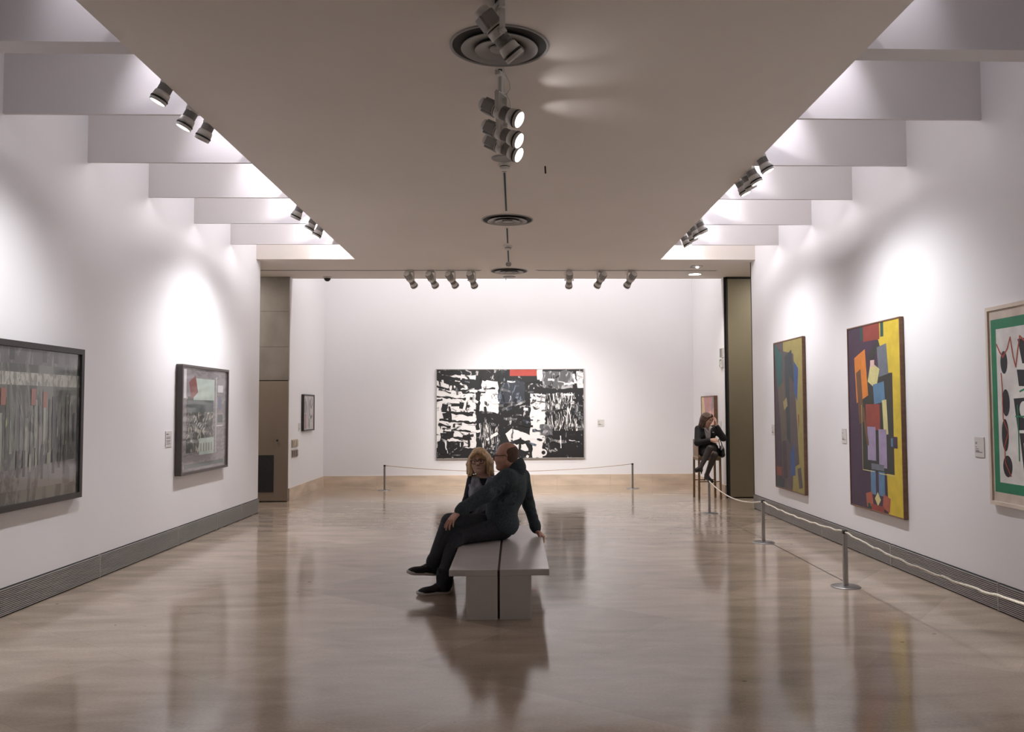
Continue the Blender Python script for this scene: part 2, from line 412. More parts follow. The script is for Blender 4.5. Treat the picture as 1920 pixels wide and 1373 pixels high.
# spotlights ---------------------------------------------------------------
def head_meshes():
    d = {}
    d['housing'] = MB().lathe([(0.0, -0.150), (0.030, -0.150), (0.040, -0.142), (0.043, -0.128), (0.043, -0.034)], 28, axis='x').mesh('housing', M['lamp_white'])
    d['heat_sink'] = MB().box(-0.118, -0.042, -0.030, 0.030, 0.030, 0.0465, 0, 0.004).box(-0.118, -0.042, -0.030, 0.030, -0.0465, -0.030, 0, 0.004).box(-0.118, -0.042, -0.0465, -0.030, -0.03, 0.03, 0, 0.004).box(-0.118, -0.042, 0.030, 0.0465, -0.03, 0.03, 0, 0.004).mesh('heat_sink', M['lamp_grey'])
    d['gap_ring'] = MB().lathe([(0.041, -0.036), (0.041, -0.028)], 28, axis='x').mesh('gap_ring', M['black'])
    d['pivot_ring'] = MB().lathe([(0.044, -0.028), (0.047, -0.022), (0.047, 0.010), (0.044, 0.016)], 28, axis='x').mesh('pivot_ring', M['lamp_white'])
    prof = []
    for i in range(8):
        h = 0.016 + i * 0.0062
        prof += [(0.0425, h), (0.0425, h + 0.0034), (0.0395, h + 0.0036), (0.0395, h + 0.006)]
    d['ribbed_collar'] = MB().lathe(prof, 28, smooth=False, axis='x').mesh('ribbed_collar', M['lamp_grey'])
    d['lamp_head'] = MB().lathe([(0.040, 0.064), (0.047, 0.068), (0.050, 0.082), (0.0525, 0.112)], 32, axis='x').mesh('lamp_head', M['lamp_white'])
    d['rubber_ring'] = MB().lathe([(0.0535, 0.110), (0.0560, 0.112), (0.0560, 0.120), (0.0535, 0.122)], 32, axis='x').mesh('rubber_ring', M['black'])
    d['rim'] = MB().lathe([(0.0525, 0.122), (0.0525, 0.139), (0.0485, 0.142), (0.0475, 0.136), (0.0475, 0.132)], 32, cap=False, axis='x').mesh('rim', M['lamp_white'])
    d['lens_on'] = MB().lathe([(0.0478, 0.136), (0.030, 0.1395), (0.0, 0.141)], 32, cap=False, axis='x').mesh('lens', M['lens_on'])
    d['lens_off'] = MB().lathe([(0.0478, 0.134), (0.020, 0.130), (0.0, 0.129)], 32, cap=False, axis='x').mesh('lens', M['lens_off'])
    return d
HEAD = head_meshes()
def bracket_mesh(drop):
    b = MB()
    hy = 0.061
    arm = min(0.12, drop - 0.03)
    for s in (-1, 1):
        b.box(-0.016, 0.016, s * hy - 0.003, s * hy + 0.003, -0.018, arm)
        b.lathe([(0.013, 0), (0.013, 0.006 * s), (0.008, 0.013 * s), (0.0, 0.013 * s)], 16, axis='y', off=(0, s * (hy + 0.002), 0))
    b.box(-0.016, 0.016, -hy - 0.003, hy + 0.003, arm - 0.006, arm)
    b.box(-0.011, 0.011, -0.014, 0.014, arm, drop - 0.03)
    return b.mesh('bracket', M['lamp_white'])
BR = {}
def spotlight(pivot, direction, top, lit, label, group, power=0.0, blend=0.6, angle=50, color=(1, 0.965, 0.95), side=1):
    d = Vector(direction).normalized()
    rotz = math.atan2(d.y, d.x)
    t = thing('spotlight', label, 'spotlight', pivot, rotz, group)
    drop = round(top - pivot[2], 3)
    if drop not in BR:
        BR[drop] = (bracket_mesh(drop), MB().box(-0.020, 0.020, -0.055, 0.055, drop - 0.034, drop, 0, 0.004).mesh('track_adapter', M['lamp_white']),
                    MB().tube([(0.02, 0.03, drop - 0.01), (0.035, 0.06, drop - 0.05), (0.03, 0.085, drop - 0.085), (0.012, 0.075, drop - 0.12), (0.0, 0.06, drop - 0.13)] if drop > 0.2 else
                              [(0.02, 0.03, drop - 0.012), (0.03, 0.08, drop - 0.03), (0.02, 0.085, drop - 0.06), (0.0, 0.06, drop - 0.075)], 0.0016, 5).mesh('safety_cable', M['lamp_grey']))
    for k, n in enumerate(('bracket', 'track_adapter', 'safety_cable')):
        link_mesh(n, BR[drop][k], t)
    tilt = -math.asin(d.z)
    for n in ('housing', 'heat_sink', 'gap_ring', 'pivot_ring', 'ribbed_collar', 'lamp_head', 'rubber_ring', 'rim'):
        o = link_mesh(n, HEAD[n], t); o.rotation_euler = (0, tilt, 0); o.scale = (1.1, 1.1, 1.1)
    o = link_mesh('lens', HEAD['lens_on' if lit else 'lens_off'], t); o.rotation_euler = (0, tilt, 0); o.scale = (1.1, 1.1, 1.1)
    if lit: o['label'] = 'glowing white lens'
    if power:
        li = bpy.data.lights.new('lamp_bulb', 'SPOT')
        li.energy = power; li.spot_size = math.radians(angle); li.spot_blend = blend; li.color = color
        li.shadow_soft_size = 0.06
        lo = bpy.data.objects.new('lamp_bulb', li); COL.objects.link(lo)
        lo.parent = t
        dl = Vector((math.cos(tilt), 0, -math.sin(tilt)))
        lo.location = dl * 0.185
        lo.rotation_euler = dl.to_track_quat('-Z', 'Y').to_euler()
    return t

# the central row under the ceiling
spotlight((-0.088, 4.63, 3.615), (0.62, 0.25, -0.74), ZC, False, 'unlit spotlight hanging before the nearest round vent, topmost of the central row', 'spotlights along the centre of the ceiling')
P_C = 220
PATCH_AT = {5.60: (.42, 5.10), 5.95: (.40, 5.66), 6.22: (.45, 6.28)}
for (y, z, l) in ((5.60, 3.520, 'lit spotlight in mid ceiling, uppermost of the three glowing ones'),
                  (5.95, 3.490, 'lit spotlight in mid ceiling, middle one of the three glowing ones'),
                  (6.22, 3.470, 'lit spotlight in mid ceiling, lowest of the three glowing ones, before the speaker disc')):
    t = spotlight((-0.09, y, z), (0.80, -0.36, -0.47), ZC, True, l, 'spotlights along the centre of the ceiling', power=P_C, angle=46)
    li = bpy.data.lights.new('ceiling_patch_light', 'SPOT'); li.energy = 2.4; li.spot_size = math.radians(58); li.spot_blend = 1.0; li.shadow_soft_size = 0.02; li.color = (1, .97, .98)  # added lamp, aimed up to make a bright patch on the ceiling
    lo = bpy.data.objects.new('ceiling_patch_light', li); COL.objects.link(lo); lo.location = (0.06, y - 0.05, 3.52)
    lo.rotation_euler = (Vector(PATCH_AT[y] + (ZC,)) - lo.location).to_track_quat('-Z', 'Y').to_euler()
    lo.parent = t; lo.matrix_parent_inverse = (Matrix.Translation(t.location) @ Matrix.Rotation(t.rotation_euler.z, 4, 'Z')).inverted()

# rows over the side light wells; x of lens row and where each points
LS = [(5.957, 3.697, True, 'lit spotlight over the left wall, nearest of the first cluster'),
      (6.419, 3.669, True, 'lit spotlight over the left wall, second of the first cluster, just under a beam'),
      (6.801, 3.697, False, 'unlit spotlight over the left wall, third of the first cluster'),
      (9.691, 3.711, False, 'unlit spotlight over the left wall, nearest of the far cluster'),
      (10.317, 3.708, True, 'lit spotlight over the left wall, second of the far cluster'),
      (10.704, 3.708, True, 'lit spotlight over the left wall, last of the far cluster')]
RS = [(7.596, 3.686, True, 'lit spotlight over the right wall standing apart, nearest of its cluster'),
      (7.957, 3.674, True, 'lit spotlight over the right wall, second of the near cluster'),
      (8.148, 3.670, False, 'unlit spotlight over the right wall squeezed between two lit ones'),
      (8.352, 3.671, True, 'lit spotlight over the right wall, last and lowest of the near cluster'),
      (10.256, 3.673, False, 'unlit spotlight over the right wall, nearest of the far cluster'),
      (10.590, 3.694, True, 'lit spotlight over the right wall, second of the far cluster'),
      (10.815, 3.684, False, 'unlit spotlight over the right wall, third of the far cluster'),
      (11.187, 3.686, True, 'lit spotlight over the right wall, last of the far cluster')]
P_L = [150, 120, 0, 0, 210, 170]
P_R = [130, 150, 0, 170, 0, 190, 0, 170]
AIM_L = [6.6, 7.6, 7.2, 9.8, 10.7, 11.6]
AIM_R = [6.4, 8.2, 8.4, 9.0, 10.4, 10.9, 11.0, 12.2]
ZR = 3.99
for s, rows, ps, aims, xe, grp in ((-1, LS, P_L, AIM_L, PL, 'spotlights over the left wall'), (1, RS, P_R, AIM_R, PR, 'spotlights over the right wall')):
    for (y, zl, lit, l), p, ay in zip(rows, ps, aims):
        lens = Vector((xe + s * 0.10, y, zl))
        d = Vector((s * 1.3, -0.28 if lit else 0.12, -2.7)).normalized()
        piv = lens - d * 0.155
        spotlight((round(piv.x, 3), round(piv.y, 3), round(piv.z, 3)), d, ZR, lit, l, grp, power=p * (0.76 if s < 0 else 0.50), angle=112, blend=1.0, color=(0.985, 0.972, 1.0))
    for y0, y1, w in ((5.4, 7.3, 'near'), (9.2, 11.6, 'far')):
        t = thing('ceiling_track', 'lighting track at the ceiling panel edge with the %s spotlight cluster of the %s wall' % (w, 'left' if s < 0 else 'right'), 'lighting track', (xe + s * 0.05, (y0 + y1) / 2, ZR))
        if s > 0 and w == 'near': y0, y1 = 7.2, 8.9
        t.location.y = (y0 + y1) / 2
        MB().box(-0.05, 0.05, -(y1 - y0) / 2, (y1 - y0) / 2, 0, 0.03).build('rail', M['white_plastic'], t)
        for q in (-0.4, 0.4):
            yy = q * (y1 - y0)
            MB().box(-0.05 if s > 0 else 0.02, -0.02 if s > 0 else 0.05, yy - 0.02, yy + 0.02, -0.04, 0.0).build('wall_clip', M['white_plastic'], t)

# the back row
BX = [(-1.69, 0.42, 'leftmost spotlight of the back row'), (-1.345, 0.42, 'second spotlight from the left in the back row'), (-1.025, 0.46, 'third spotlight from the left in the back row'),
      (-0.697, 0.30, 'fourth spotlight in the back row, left of the last vent'), (0.883, 0.0, 'fifth spotlight in the back row, first one right of the last vent, pointing straight on'),
      (1.397, -0.42, 'spotlight in the back row, second from its right end'), (1.886, -0.42, 'rightmost spotlight of the back row')]
P_B = 96
for x, dx, l in BX:
    spotlight((x, 13.81, 3.632), (dx, 0.80, -0.72), ZC, False, l, 'back row of spotlights aimed at the black and white painting', power=P_B, angle=75, blend=0.9)

# two recessed downlights
t = thing('downlight', 'square recessed downlight with a dark frame in the right part of the soffit', 'downlight', (2.89, 13.43, ZC))
MB().box(-0.085, 0.085, -0.085, -0.07, -0.008, 0).box(-0.085, 0.085, 0.07, 0.085, -0.008, 0).box(-0.085, -0.07, -0.07, 0.07, -0.008, 0).box(0.07, 0.085, -0.07, 0.07, -0.008, 0).build('frame', M['lamp_grey'], t)
MB().box(-0.07, 0.07, -0.07, 0.07, -0.002, 0).build('reflector', M['lens_off'], t)
MB().lathe([(0.0, -0.022), (0.018, -0.02), (0.024, -0.010), (0.02, 0)], 16, off=(0.02, 0.02, 0)).build('bulb', M['lens_on'], t)
t = thing('downlight', 'glowing round downlight near the soffit edge', 'downlight', (3.02, 14.16, ZC))
MB().lathe([(0.118, 0), (0.118, -0.008), (0.102, -0.012)], 40, cap=False).build('trim_ring', M['white_plastic'], t)
MB().lathe([(0.103, -0.011), (0, -0.014)], 40, cap=False).build('diffuser', M['lens_on'], t)

# ------------------------------------------------------------------ pictures
def wall_frame(loc, side):
    return {'back': 0.0, 'left': PI / 2, 'right': -PI / 2}[side]
def painted(name, w, h, depth, base, shapes, mats, parent, glossy=False):
    """A board with its flat paint patches, in the picture's own plane (local y = 0 on the wall)."""
    b = MB().box(-w / 2, w / 2, -depth, -0.004, -h / 2, h / 2, base)
    y = -depth - 0.0006
    for mi, pts in shapes:
        b.add([(max(-w / 2, min(w / 2, px)), y, max(-h / 2, min(h / 2, pz))) for px, pz in pts], [tuple(range(len(pts)))], mi)
        y -= 0.00006
    return b.build(name, mats, parent)
def frame(w, h, t_, d0, mats, parent, name='frame', bev=0.002):
    """w,h outer size; t_ bar width; d0 how far it stands off the wall."""
    b = MB()
    b.box(-w / 2, w / 2, -d0, -0.003, h / 2 - t_, h / 2, 0, bev)
    b.box(-w / 2, w / 2, -d0, -0.003, -h / 2, -h / 2 + t_, 0, bev)
    b.box(-w / 2, -w / 2 + t_, -d0, -0.003, -h / 2 + t_, h / 2 - t_, 0, bev)
    b.box(w / 2 - t_, w / 2, -d0, -0.003, -h / 2 + t_, h / 2 - t_, 0, bev)
    return b.build(name, mats, parent)
def rect(cx, cz, w, h, a=0.0):
    c, s = math.cos(a), math.sin(a)
    return [(cx + c * x - s * z, cz + s * x + c * z) for x, z in ((-w / 2, -h / 2), (w / 2, -h / 2), (w / 2, h / 2), (-w / 2, h / 2))]
def disc(cx, cz, rx, rz, n=26):
    return [(cx + rx * math.cos(2 * PI * k / n), cz + rz * math.sin(2 * PI * k / n)) for k in range(n)]
def stroke(pts, w):
    """a ribbon of paint along a polyline -> list of quads"""
    q = []
    for (x0, z0), (x1, z1) in zip(pts[:-1], pts[1:]):
        dx, dz = x1 - x0, z1 - z0; l = math.hypot(dx, dz) or 1
        nx, nz = -dz / l * w / 2, dx / l * w / 2
        ex, ez = dx / l * w * 0.3, dz / l * w * 0.3
        q.append([(x0 + nx - ex, z0 + nz - ez), (x0 - nx - ex, z0 - nz - ez), (x1 - nx + ex, z1 - nz + ez), (x1 + nx + ex, z1 + nz + ez)])
    return q
def paint(name, c, rough=0.55, coat=0.0, amt=0.12, sc=(9, 9, 9)):
    return mat(name, c, rough, coat=coat, noise=(sc, 5, amt))
def brush(name, dark, light, pos, scale, coat=0.0, dist=1.5):
    """painterly dry-brush mix of two tones"""
    m = bpy.data.materials.new(name); m.use_nodes = True
    nt = m.node_tree; N = nt.nodes; L = nt.links; b = N['Principled BSDF']
    b.inputs['Roughness'].default_value = 0.5
    if coat:
        b.inputs['Coat Weight'].default_value = coat; b.inputs['Coat Roughness'].default_value = 0.05
    tc = N.new('ShaderNodeTexCoord'); mp = N.new('ShaderNodeMapping'); mp.inputs['Scale'].default_value = scale
    L.new(tc.outputs['Object'], mp.inputs['Vector'])
    n = N.new('ShaderNodeTexNoise'); n.inputs['Scale'].default_value = 1.0; n.inputs['Detail'].default_value = 6; n.inputs['Roughness'].default_value = 0.62; n.inputs['Distortion'].default_value = dist
    L.new(mp.outputs[0], n.inputs['Vector'])
    r = N.new('ShaderNodeValToRGB')
    r.color_ramp.elements[0].position = pos - 0.035; r.color_ramp.elements[1].position = pos + 0.035
    r.color_ramp.elements[0].color = (*dark, 1); r.color_ramp.elements[1].color = (*light, 1)
    L.new(n.outputs['Fac'], r.inputs[0]); L.new(r.outputs[0], b.inputs['Base Color'])
    return m

# large black-and-white canvas on the back wall: generic brushed patches
t = thing('painting', 'very large black and white abstract canvas with a red block, on the back wall', 'painting', (-0.10, YBK, 1.437), 0.0)
W, H_ = 2.97, 1.80
ink, white, grey = (0.012, 0.012, 0.013), (0.78, 0.755, 0.74), (0.10, 0.10, 0.105)
bw = [brush('black_brushwork', ink, (0.55, 0.53, 0.52), 0.63, (5, 5, 5)), brush('white_brushwork', ink, white, 0.40, (4.5, 4.5, 6)), brush('grey_brushwork', grey, (0.42, 0.41, 0.41), 0.56, (7, 7, 3.5)),
      mat('canvas_red', (0.40, 0.055, 0.04), 0.5, noise=((5, 5, 5), 4, 0.1)), mat('canvas_white', white, 0.5), brush('slate_brushwork', (0.03, 0.035, 0.045), (0.16, 0.19, 0.23), 0.55, (8, 8, 3)),
      mat('canvas_black', ink, 0.5), brush('streaked_brushwork', ink, white, 0.55, (16, 16, 2.2), dist=2.5)]
r_ = random.Random(21)
sh = []
sh.append((1, rect(-1.10, 0.05, 0.82, 1.45)))
for k in range(9):                                         # broken horizontal bars, left
    z = 0.62 - k * 0.155 + r_.uniform(-.02, .02); x = -1.10 + r_.uniform(-.12, .12)
    sh.append((r_.choice([0, 6, 6]), rect(x, z, r_.uniform(.35, .75), r_.uniform(.03, .065), -0.10)))
for k in range(7):
    sh.append((r_.choice([6, 0]), rect(-1.35 + r_.uniform(0, .6), r_.uniform(-.6, .6), r_.uniform(.07, .16), r_.uniform(.10, .22), r_.uniform(-.3, .3))))
sh.append((6, [(-1.48, .80), (-.62, .66), (-.62, .42), (-.95, .40), (-1.1, .56), (-1.48, .68)]))
sh.append((0, rect(-1.20, -.72, .52, .34)))
sh.append((1, rect(-.38, .34, .42, .62, -.1)))
sh.append((7, rect(-.42, -.45, .40, .52)))
sh.append((0, rect(.12, .15, .72, 1.15)))
sh.append((5, [(-.25, .38), (-.16, .60), (.05, .68), (.30, .62), (.28, .22), (-.24, .20)]))
sh.append((3, rect(.26, .83, .54, .15)))
sh.append((4, rect(.60, .78, .11, .24))); sh.append((1, rect(.55, -.10, .30, 1.0)))
sh.append((4, [(.42, -.20), (.62, -.15), (.64, -.88), (.44, -.88)]))
sh.append((2, rect(.95, .67, .62, .36))); sh.append((6, rect(.95, .44, .64, .12)))
sh.append((7, rect(1.02, .05, .58, .72)))
sh.append((0, rect(1.08, -.62, .72, .48))); sh.append((2, rect(.72, -.33, .26, .22)))
sh.append((1, rect(1.40, .68, .14, .34))); sh.append((0, rect(1.40, .05, .16, .85)))
for k in range(6):
    x = .86 + k * .075
    for q in stroke([(x, .38), (x + r_.uniform(-.05, .05), .12), (x + r_.uniform(-.08, .08), -.14), (x + r_.uniform(-.06, .1), -.34)], .012): sh.append((4, q))
sh.append((4, [(-.10, -.40), (.02, -.30), (.20, -.36), (.40, -.44), (.42, -.56), (.18, -.50), (-.02, -.56)]))
sh.append((4, [(.02, -.62), (.30, -.60), (.36, -.74), (.10, -.72)]))
sh.append((4, disc(.66, -.78, .07, .07))); sh.append((6, disc(.66, -.78, .04, .04)))
for k in range(150):
    x, z = r_.uniform(-1.46, 1.46), r_.uniform(-.87, .80)
    if .0 < x < .5 and z > .70: continue
    lo_ = x > -.65
    m_ = r_.choice([0, 6, 2, 2, 5, 7, 4]) if lo_ else r_.choice([4, 1, 6, 0, 4, 6, 2])
    a_ = r_.choice([r_.uniform(-.25, .1), r_.uniform(1.3, 1.8), r_.uniform(-.7, .7)])
    sh.append((m_, rect(x, z, r_.uniform(.05, .30), r_.uniform(.010, .055), a_)))
def rough(pts, amp=.016):
    out = []
    for (x0, z0), (x1, z1) in zip(pts, pts[1:] + pts[:1]):
        l = math.hypot(x1 - x0, z1 - z0); n = max(1, int(l / .05)); q = min(amp, l * .12)
        for k in range(n):
            u = k / n; w_ = 0 if k == 0 else q
            out.append((x0 + (x1 - x0) * u + r_.uniform(-w_, w_), z0 + (z1 - z0) * u + r_.uniform(-w_, w_)))
    return out
sh = [(m_, p if m_ == 3 else rough(p)) for m_, p in sh]
painted('canvas', W - 0.02, H_ - 0.02, 0.035, 0, sh, bw, t)
frame(W, H_, 0.016, 0.042, M['frame_silver'], t)

# two glazed pictures on the left wall
coat = 1.0
t = thing('framed_picture', 'large dark framed glazed picture of grey green bands, cut by the left image edge', 'framed picture', (XL, 6.80, 1.435), PI / 2)
W, H_ = 1.72, 1.295
D0 = 0.06
pm = [brush('picture_dark', (0.035, 0.040, 0.036), (0.11, 0.115, 0.10), 0.5, (5, 5, 1.6), coat), brush('picture_sage', (0.10, 0.11, 0.09), (0.23, 0.235, 0.19), 0.5, (9, 9, 2), coat), brush('picture_grey', (0.07, 0.065, 0.068), (0.16, 0.15, 0.15), 0.5, (4, 4, 2), coat),
      brush('picture_pale', (0.14, 0.14, 0.12), (0.32, 0.31, 0.27), 0.50, (14, 14, 5), coat), mat('picture_rust', (0.22, 0.075, 0.05), 0.5, coat=coat), mat('picture_near_black', (0.018, 0.018, 0.02), 0.4, coat=coat), brush('picture_olive', (0.05, 0.055, 0.04), (0.27, 0.25, 0.12), 0.62, (16, 16, 3), coat)]
r_ = random.Random(5); sh = []
sh.append((2, rect(0, .56, 1.7, .17)))
for x in (.25, .42, .6, -.2, -.5): sh.append((5, rect(x, .56, .07, .12)))
sh.append((3, rect(.1, .36, 1.5, .10)))
for k in range(26):
    x = -.85 + k * .066 + r_.uniform(-.01, .01); top = r_.uniform(.05, .33); bot = r_.uniform(-.48, -.1)
    sh.append((r_.choice([0, 1, 1, 3, 5, 6, 2, 2]), rect(x, (top + bot) / 2, r_.uniform(.025, .055), top - bot)))
for x, z in ((.10, .22), (.27, .20), (-.3, .22)): sh.append((4, rect(x, z, .065, .13)))
sh.append((2, [(-.85, -.36), (.83, -.30), (.83, -.62), (-.85, -.62)])); sh.append((0, rect(.0, -.56, 1.7, .12)))
for k in range(9): sh.append((r_.choice([1, 5]), rect(-.1 + k * .085, -.30, .035, r_.uniform(.12, .3))))
painted('picture', W - .07, H_ - .07, 0.040, 0, sh, pm, t)
frame(W, H_, 0.048, D0, M['frame_black'], t)

t = thing('framed_picture', 'grey framed glazed picture with a pale green panel, mid left wall', 'framed picture', (XL, 10.63, 1.432), PI / 2)
W, H_ = 1.58, 1.275
pm = [brush('picture_lilac_grey', (0.15, 0.135, 0.14), (0.22, 0.20, 0.205), 0.5, (3, 3, 12), coat), mat('picture_mint', (0.36, 0.43, 0.38), 0.5, coat=coat, noise=((6, 6, 6), 4, .12)), mat('picture_maroon', (0.17, 0.045, 0.04), 0.5, coat=coat),
      brush('picture_clutter', (0.03, 0.035, 0.033), (0.36, 0.34, 0.29), 0.55, (13, 13, 9), coat), mat('picture_teal', (0.045, 0.065, 0.065), 0.5, coat=coat), mat('picture_white', (0.52, 0.51, 0.52), 0.5, coat=coat), mat('picture_blue', (0.10, 0.11, 0.20), 0.5, coat=coat), mat('picture_mauve', (0.20, 0.175, 0.185), .5, coat=coat)]
sh = [(7, rect(-.62, .25, .26, .7)), (5, rect(-.66, .42, .08, .34)), (3, rect(-.18, -.06, .86, .66)), (4, rect(-.15, .16, .84, .15)), (1, rect(-.05, .36, .70, .26)), (2, rect(-.40, .38, .22, .22, .4)),
      (5, rect(.37, .05, .02, .95)), (5, rect(.52, .38, .20, .09)), (6, rect(.50, .20, .10, .16)), (4, rect(.52, .0, .18, .10)), (5, rect(.50, -.09, .22, .016)), (1, rect(.05, -.33, .50, .20)), (7, rect(-.05, -.46, 1.3, .04)), (4, rect(.0, -.545, 1.3, .05))]
for k in range(5): sh.append((2, rect(-.14 + k * .09, -.34, .018, .10)))
for k in range(6): sh.append((5, rect(-.35 + k * .06, -.02 - k * .02, .07, .014, .6)))
painted('picture', W - .05, H_ - .05, 0.056, 0, sh, pm, t)
frame(W, H_, 0.030, 0.076, M['frame_grey'], t)

# three paintings on the right wall
t = thing('painting', 'tall muted canvas of teal, mauve and yellow facets, farthest on the right wall', 'painting', (XR, 11.22, 1.44), -PI / 2)
W, H_ = 1.20, 2.0
D0 = 0.045
pm = [paint('muted_mauve', (0.085, 0.065, 0.068)), paint('deep_teal', (0.02, 0.095, 0.088)), paint('dull_yellow', (0.27, 0.225, 0.07)), paint('taupe', (0.105, 0.085, 0.062)), paint('slate', (0.035, 0.045, 0.05)), paint('cobalt', (0.03, 0.075, 0.21)), paint('plum', (0.055, 0.035, 0.05)), paint('rust_red', (0.19, 0.05, 0.03)), paint('ochre_light', (0.30, 0.24, 0.11))]
sh = [(6, rect(-.45, -.05, .28, 1.9)), (1, [(-.58, .98), (-.22, .82), (-.26, .42), (-.44, .30)]), (2, [(-.18, 1.0), (.6, 1.0), (.6, -1.0), (.12, -1.0), (.30, .3), (.24, .8), (-.18, .86)]), (3, [(-.44, .36), (-.18, .46), (-.06, -.30), (-.30, -.42)]),
      (4, [(-.12, .78), (.16, .86), (.28, .30), (.16, -.45), (-.08, -.30)]), (0, [(.06, .52), (.28, .40), (.40, -.62), (.06, -.72)]), (5, [(.26, .70), (.42, .60), (.36, .18), (.24, .30)]), (5, [(.05, -.50), (.22, -.36), (.24, -.78), (.06, -.80)]),
      (7, rect(-.44, -.77, .24, .12)), (4, [(-.58, -.84), (-.2, -.86), (-.25, -1.0), (-.58, -1.0)]), (6, rect(-.18, -.60, .16, .5, .1)), (8, rect(-.12, .15, .16, .12, .4)), (7, [(.38, .02), (.43, .0), (.40, -.22)]), (0, rect(.42, -.80, .14, .26, .2))]
painted('canvas', W - .02, H_ - .02, D0 - .006, 0, sh, pm, t)
frame(W, H_, 0.016, D0, M['frame_wood'], t)

t = thing('painting', 'tall canvas split purple and bright yellow around a dark square, middle of the right wall', 'painting', (XR, 8.53, 1.443), -PI / 2)
W, H_ = 1.275, 1.905
pm = [paint('purple', (0.052, 0.026, 0.055)), paint('bright_yellow', (0.58, 0.43, 0.035)), paint('charcoal', (0.030, 0.031, 0.028)), paint('brick_red', (0.25, 0.045, 0.032)), paint('orange', (0.62, 0.20, 0.025)), paint('lavender', (0.30, 0.24, 0.37)), paint('steel_blue', (0.09, 0.19, 0.31)), paint('brown', (0.14, 0.07, 0.035)), paint('cream_yellow', (0.58, 0.53, 0.24)), paint('blue_grey', (0.13, 0.145, 0.175)), paint('green_dark', (0.015, 0.07, 0.06)), paint('coral', (0.36, 0.10, 0.06)), paint('blush', (0.60, 0.42, 0.38))]
sh = [(1, [(.10, .96), (.64, .96), (.64, -.96), (.30, -.96), (.28, -.55), (.45, -.55), (.45, .42), (.20, .42)]), (2, rect(.08, -.06, .74, .98)), (3, rect(-.02, .86, .40, .17)), (10, rect(-.26, .87, .07, .15)), (10, rect(.24, .87, .07, .15)),
      (4, [(-.46, .62), (-.18, .70), (-.12, .22), (-.42, .14)]), (7, [(-.42, .46), (-.30, .50), (-.24, -.05), (-.36, -.08)]), (2, rect(.04, .66, .30, .10, .5)), (9, rect(.24, .56, .22, .30, .12)), (8, rect(.02, .42, .22, .22, -.4)), (6, rect(.14, .24, .26, .20, .1)), (3, rect(-.02, .0, .34, .26)),
      (8, rect(.27, .0, .10, .34, .08)), (5, rect(-.06, -.27, .20, .34)), (5, rect(.20, -.31, .18, .38)), (9, rect(.07, -.50, .30, .06)), (6, rect(-.04, -.66, .12, .24)), (6, rect(.16, -.66, .14, .24)), (11, rect(-.14, -.84, .16, .14, .2)), (11, rect(.26, -.84, .16, .14, -.2)), (8, rect(.06, -.82, .10, .10, .78)),
      (3, rect(.05, -.92, .30, .08)), (10, rect(-.15, -.92, .06, .08)), (0, rect(.47, -.24, .12, .11)), (6, rect(.41, -.24, .04, .08)), (12, rect(.0, .54, .10, .07)), (7, rect(-.20, -.10, .05, .40, .25))]
for q in stroke([(-.29, .12), (-.29, -.55), (.0, -.55)], .008) + stroke([(.12, -.56), (.45, -.56)], .008): sh.append((8, q))
painted('canvas', W - .02, H_ - .02, 0.038, 0, sh, pm, t)
frame(W, H_, 0.014, 0.044, M['frame_wood'], t)

t = thing('painting', 'cream framed white canvas with green border and black shapes, cut by the right image edge', 'painting', (XR, 5.80, 1.552), -PI / 2)
W, H_ = 1.30, 1.50
pm = [paint('border_green', (0.012, 0.20, 0.095)), paint('ground_white', (0.70, 0.68, 0.66)), paint('flat_black', (0.012, 0.012, 0.018)), paint('line_red', (0.38, 0.06, 0.035)), paint('mount_cream', (0.62, 0.53, 0.45))]
sh = [(0, rect(0, .0, 1.185, 1.30)), (1, rect(0, .0, 1.05, 1.15))]
bl = [[(-.25, .48), (.5, .5), (.5, .30), (-.20, .30)], [(-.27, .26), (.48, .22), (.48, .10), (-.25, .14)], [(-.32, .05), (.45, .08), (.45, -.15), (-.28, -.18)], [(-.26, -.20), (.2, -.2), (.40, -.50), (-.22, -.48)]]
for p in bl: sh.append((2, p))
for cx, cz, rx, rz in ((-.43, .32, .045, .085), (-.42, .02, .05, .10), (-.44, -.22, .045, .12), (-.42, -.45, .06, .08)): sh.append((2, disc(cx, cz, rx, rz)))
for cx, cz in ((-.20, -.03), (-.05, .18)): sh.append((1, disc(cx, cz, .05, .06)))
sh.append((1, rect(-.12, -.33, .18, .13, .06)))
for q in stroke([(-.52, .46), (-.48, .40), (-.44, .36), (-.38, .42), (-.34, .50), (-.31, .36), (-.28, .28), (-.25, .40), (-.22, .50), (-.16, .46)], .014): sh.append((3, q))
for q in stroke([(-.47, .24), (-.46, .12), (-.46, -.10), (-.40, -.20), (-.45, -.30), (-.45, -.42), (-.38, -.52)], .012): sh.append((3, q))
for q in stroke([(-.24, .10), (-.10, .14), (.1, .08)], .012) + stroke([(-.30, -.08), (.1, -.08)], .012) + stroke([(-.27, .0), (-.27, -.40)], .012): sh.append((0, q))
painted('canvas', W - .05, H_ - .05, 0.022, 4, sh, pm, t)
frame(W, H_, 0.030, 0.034, M['frame_cream'], t)

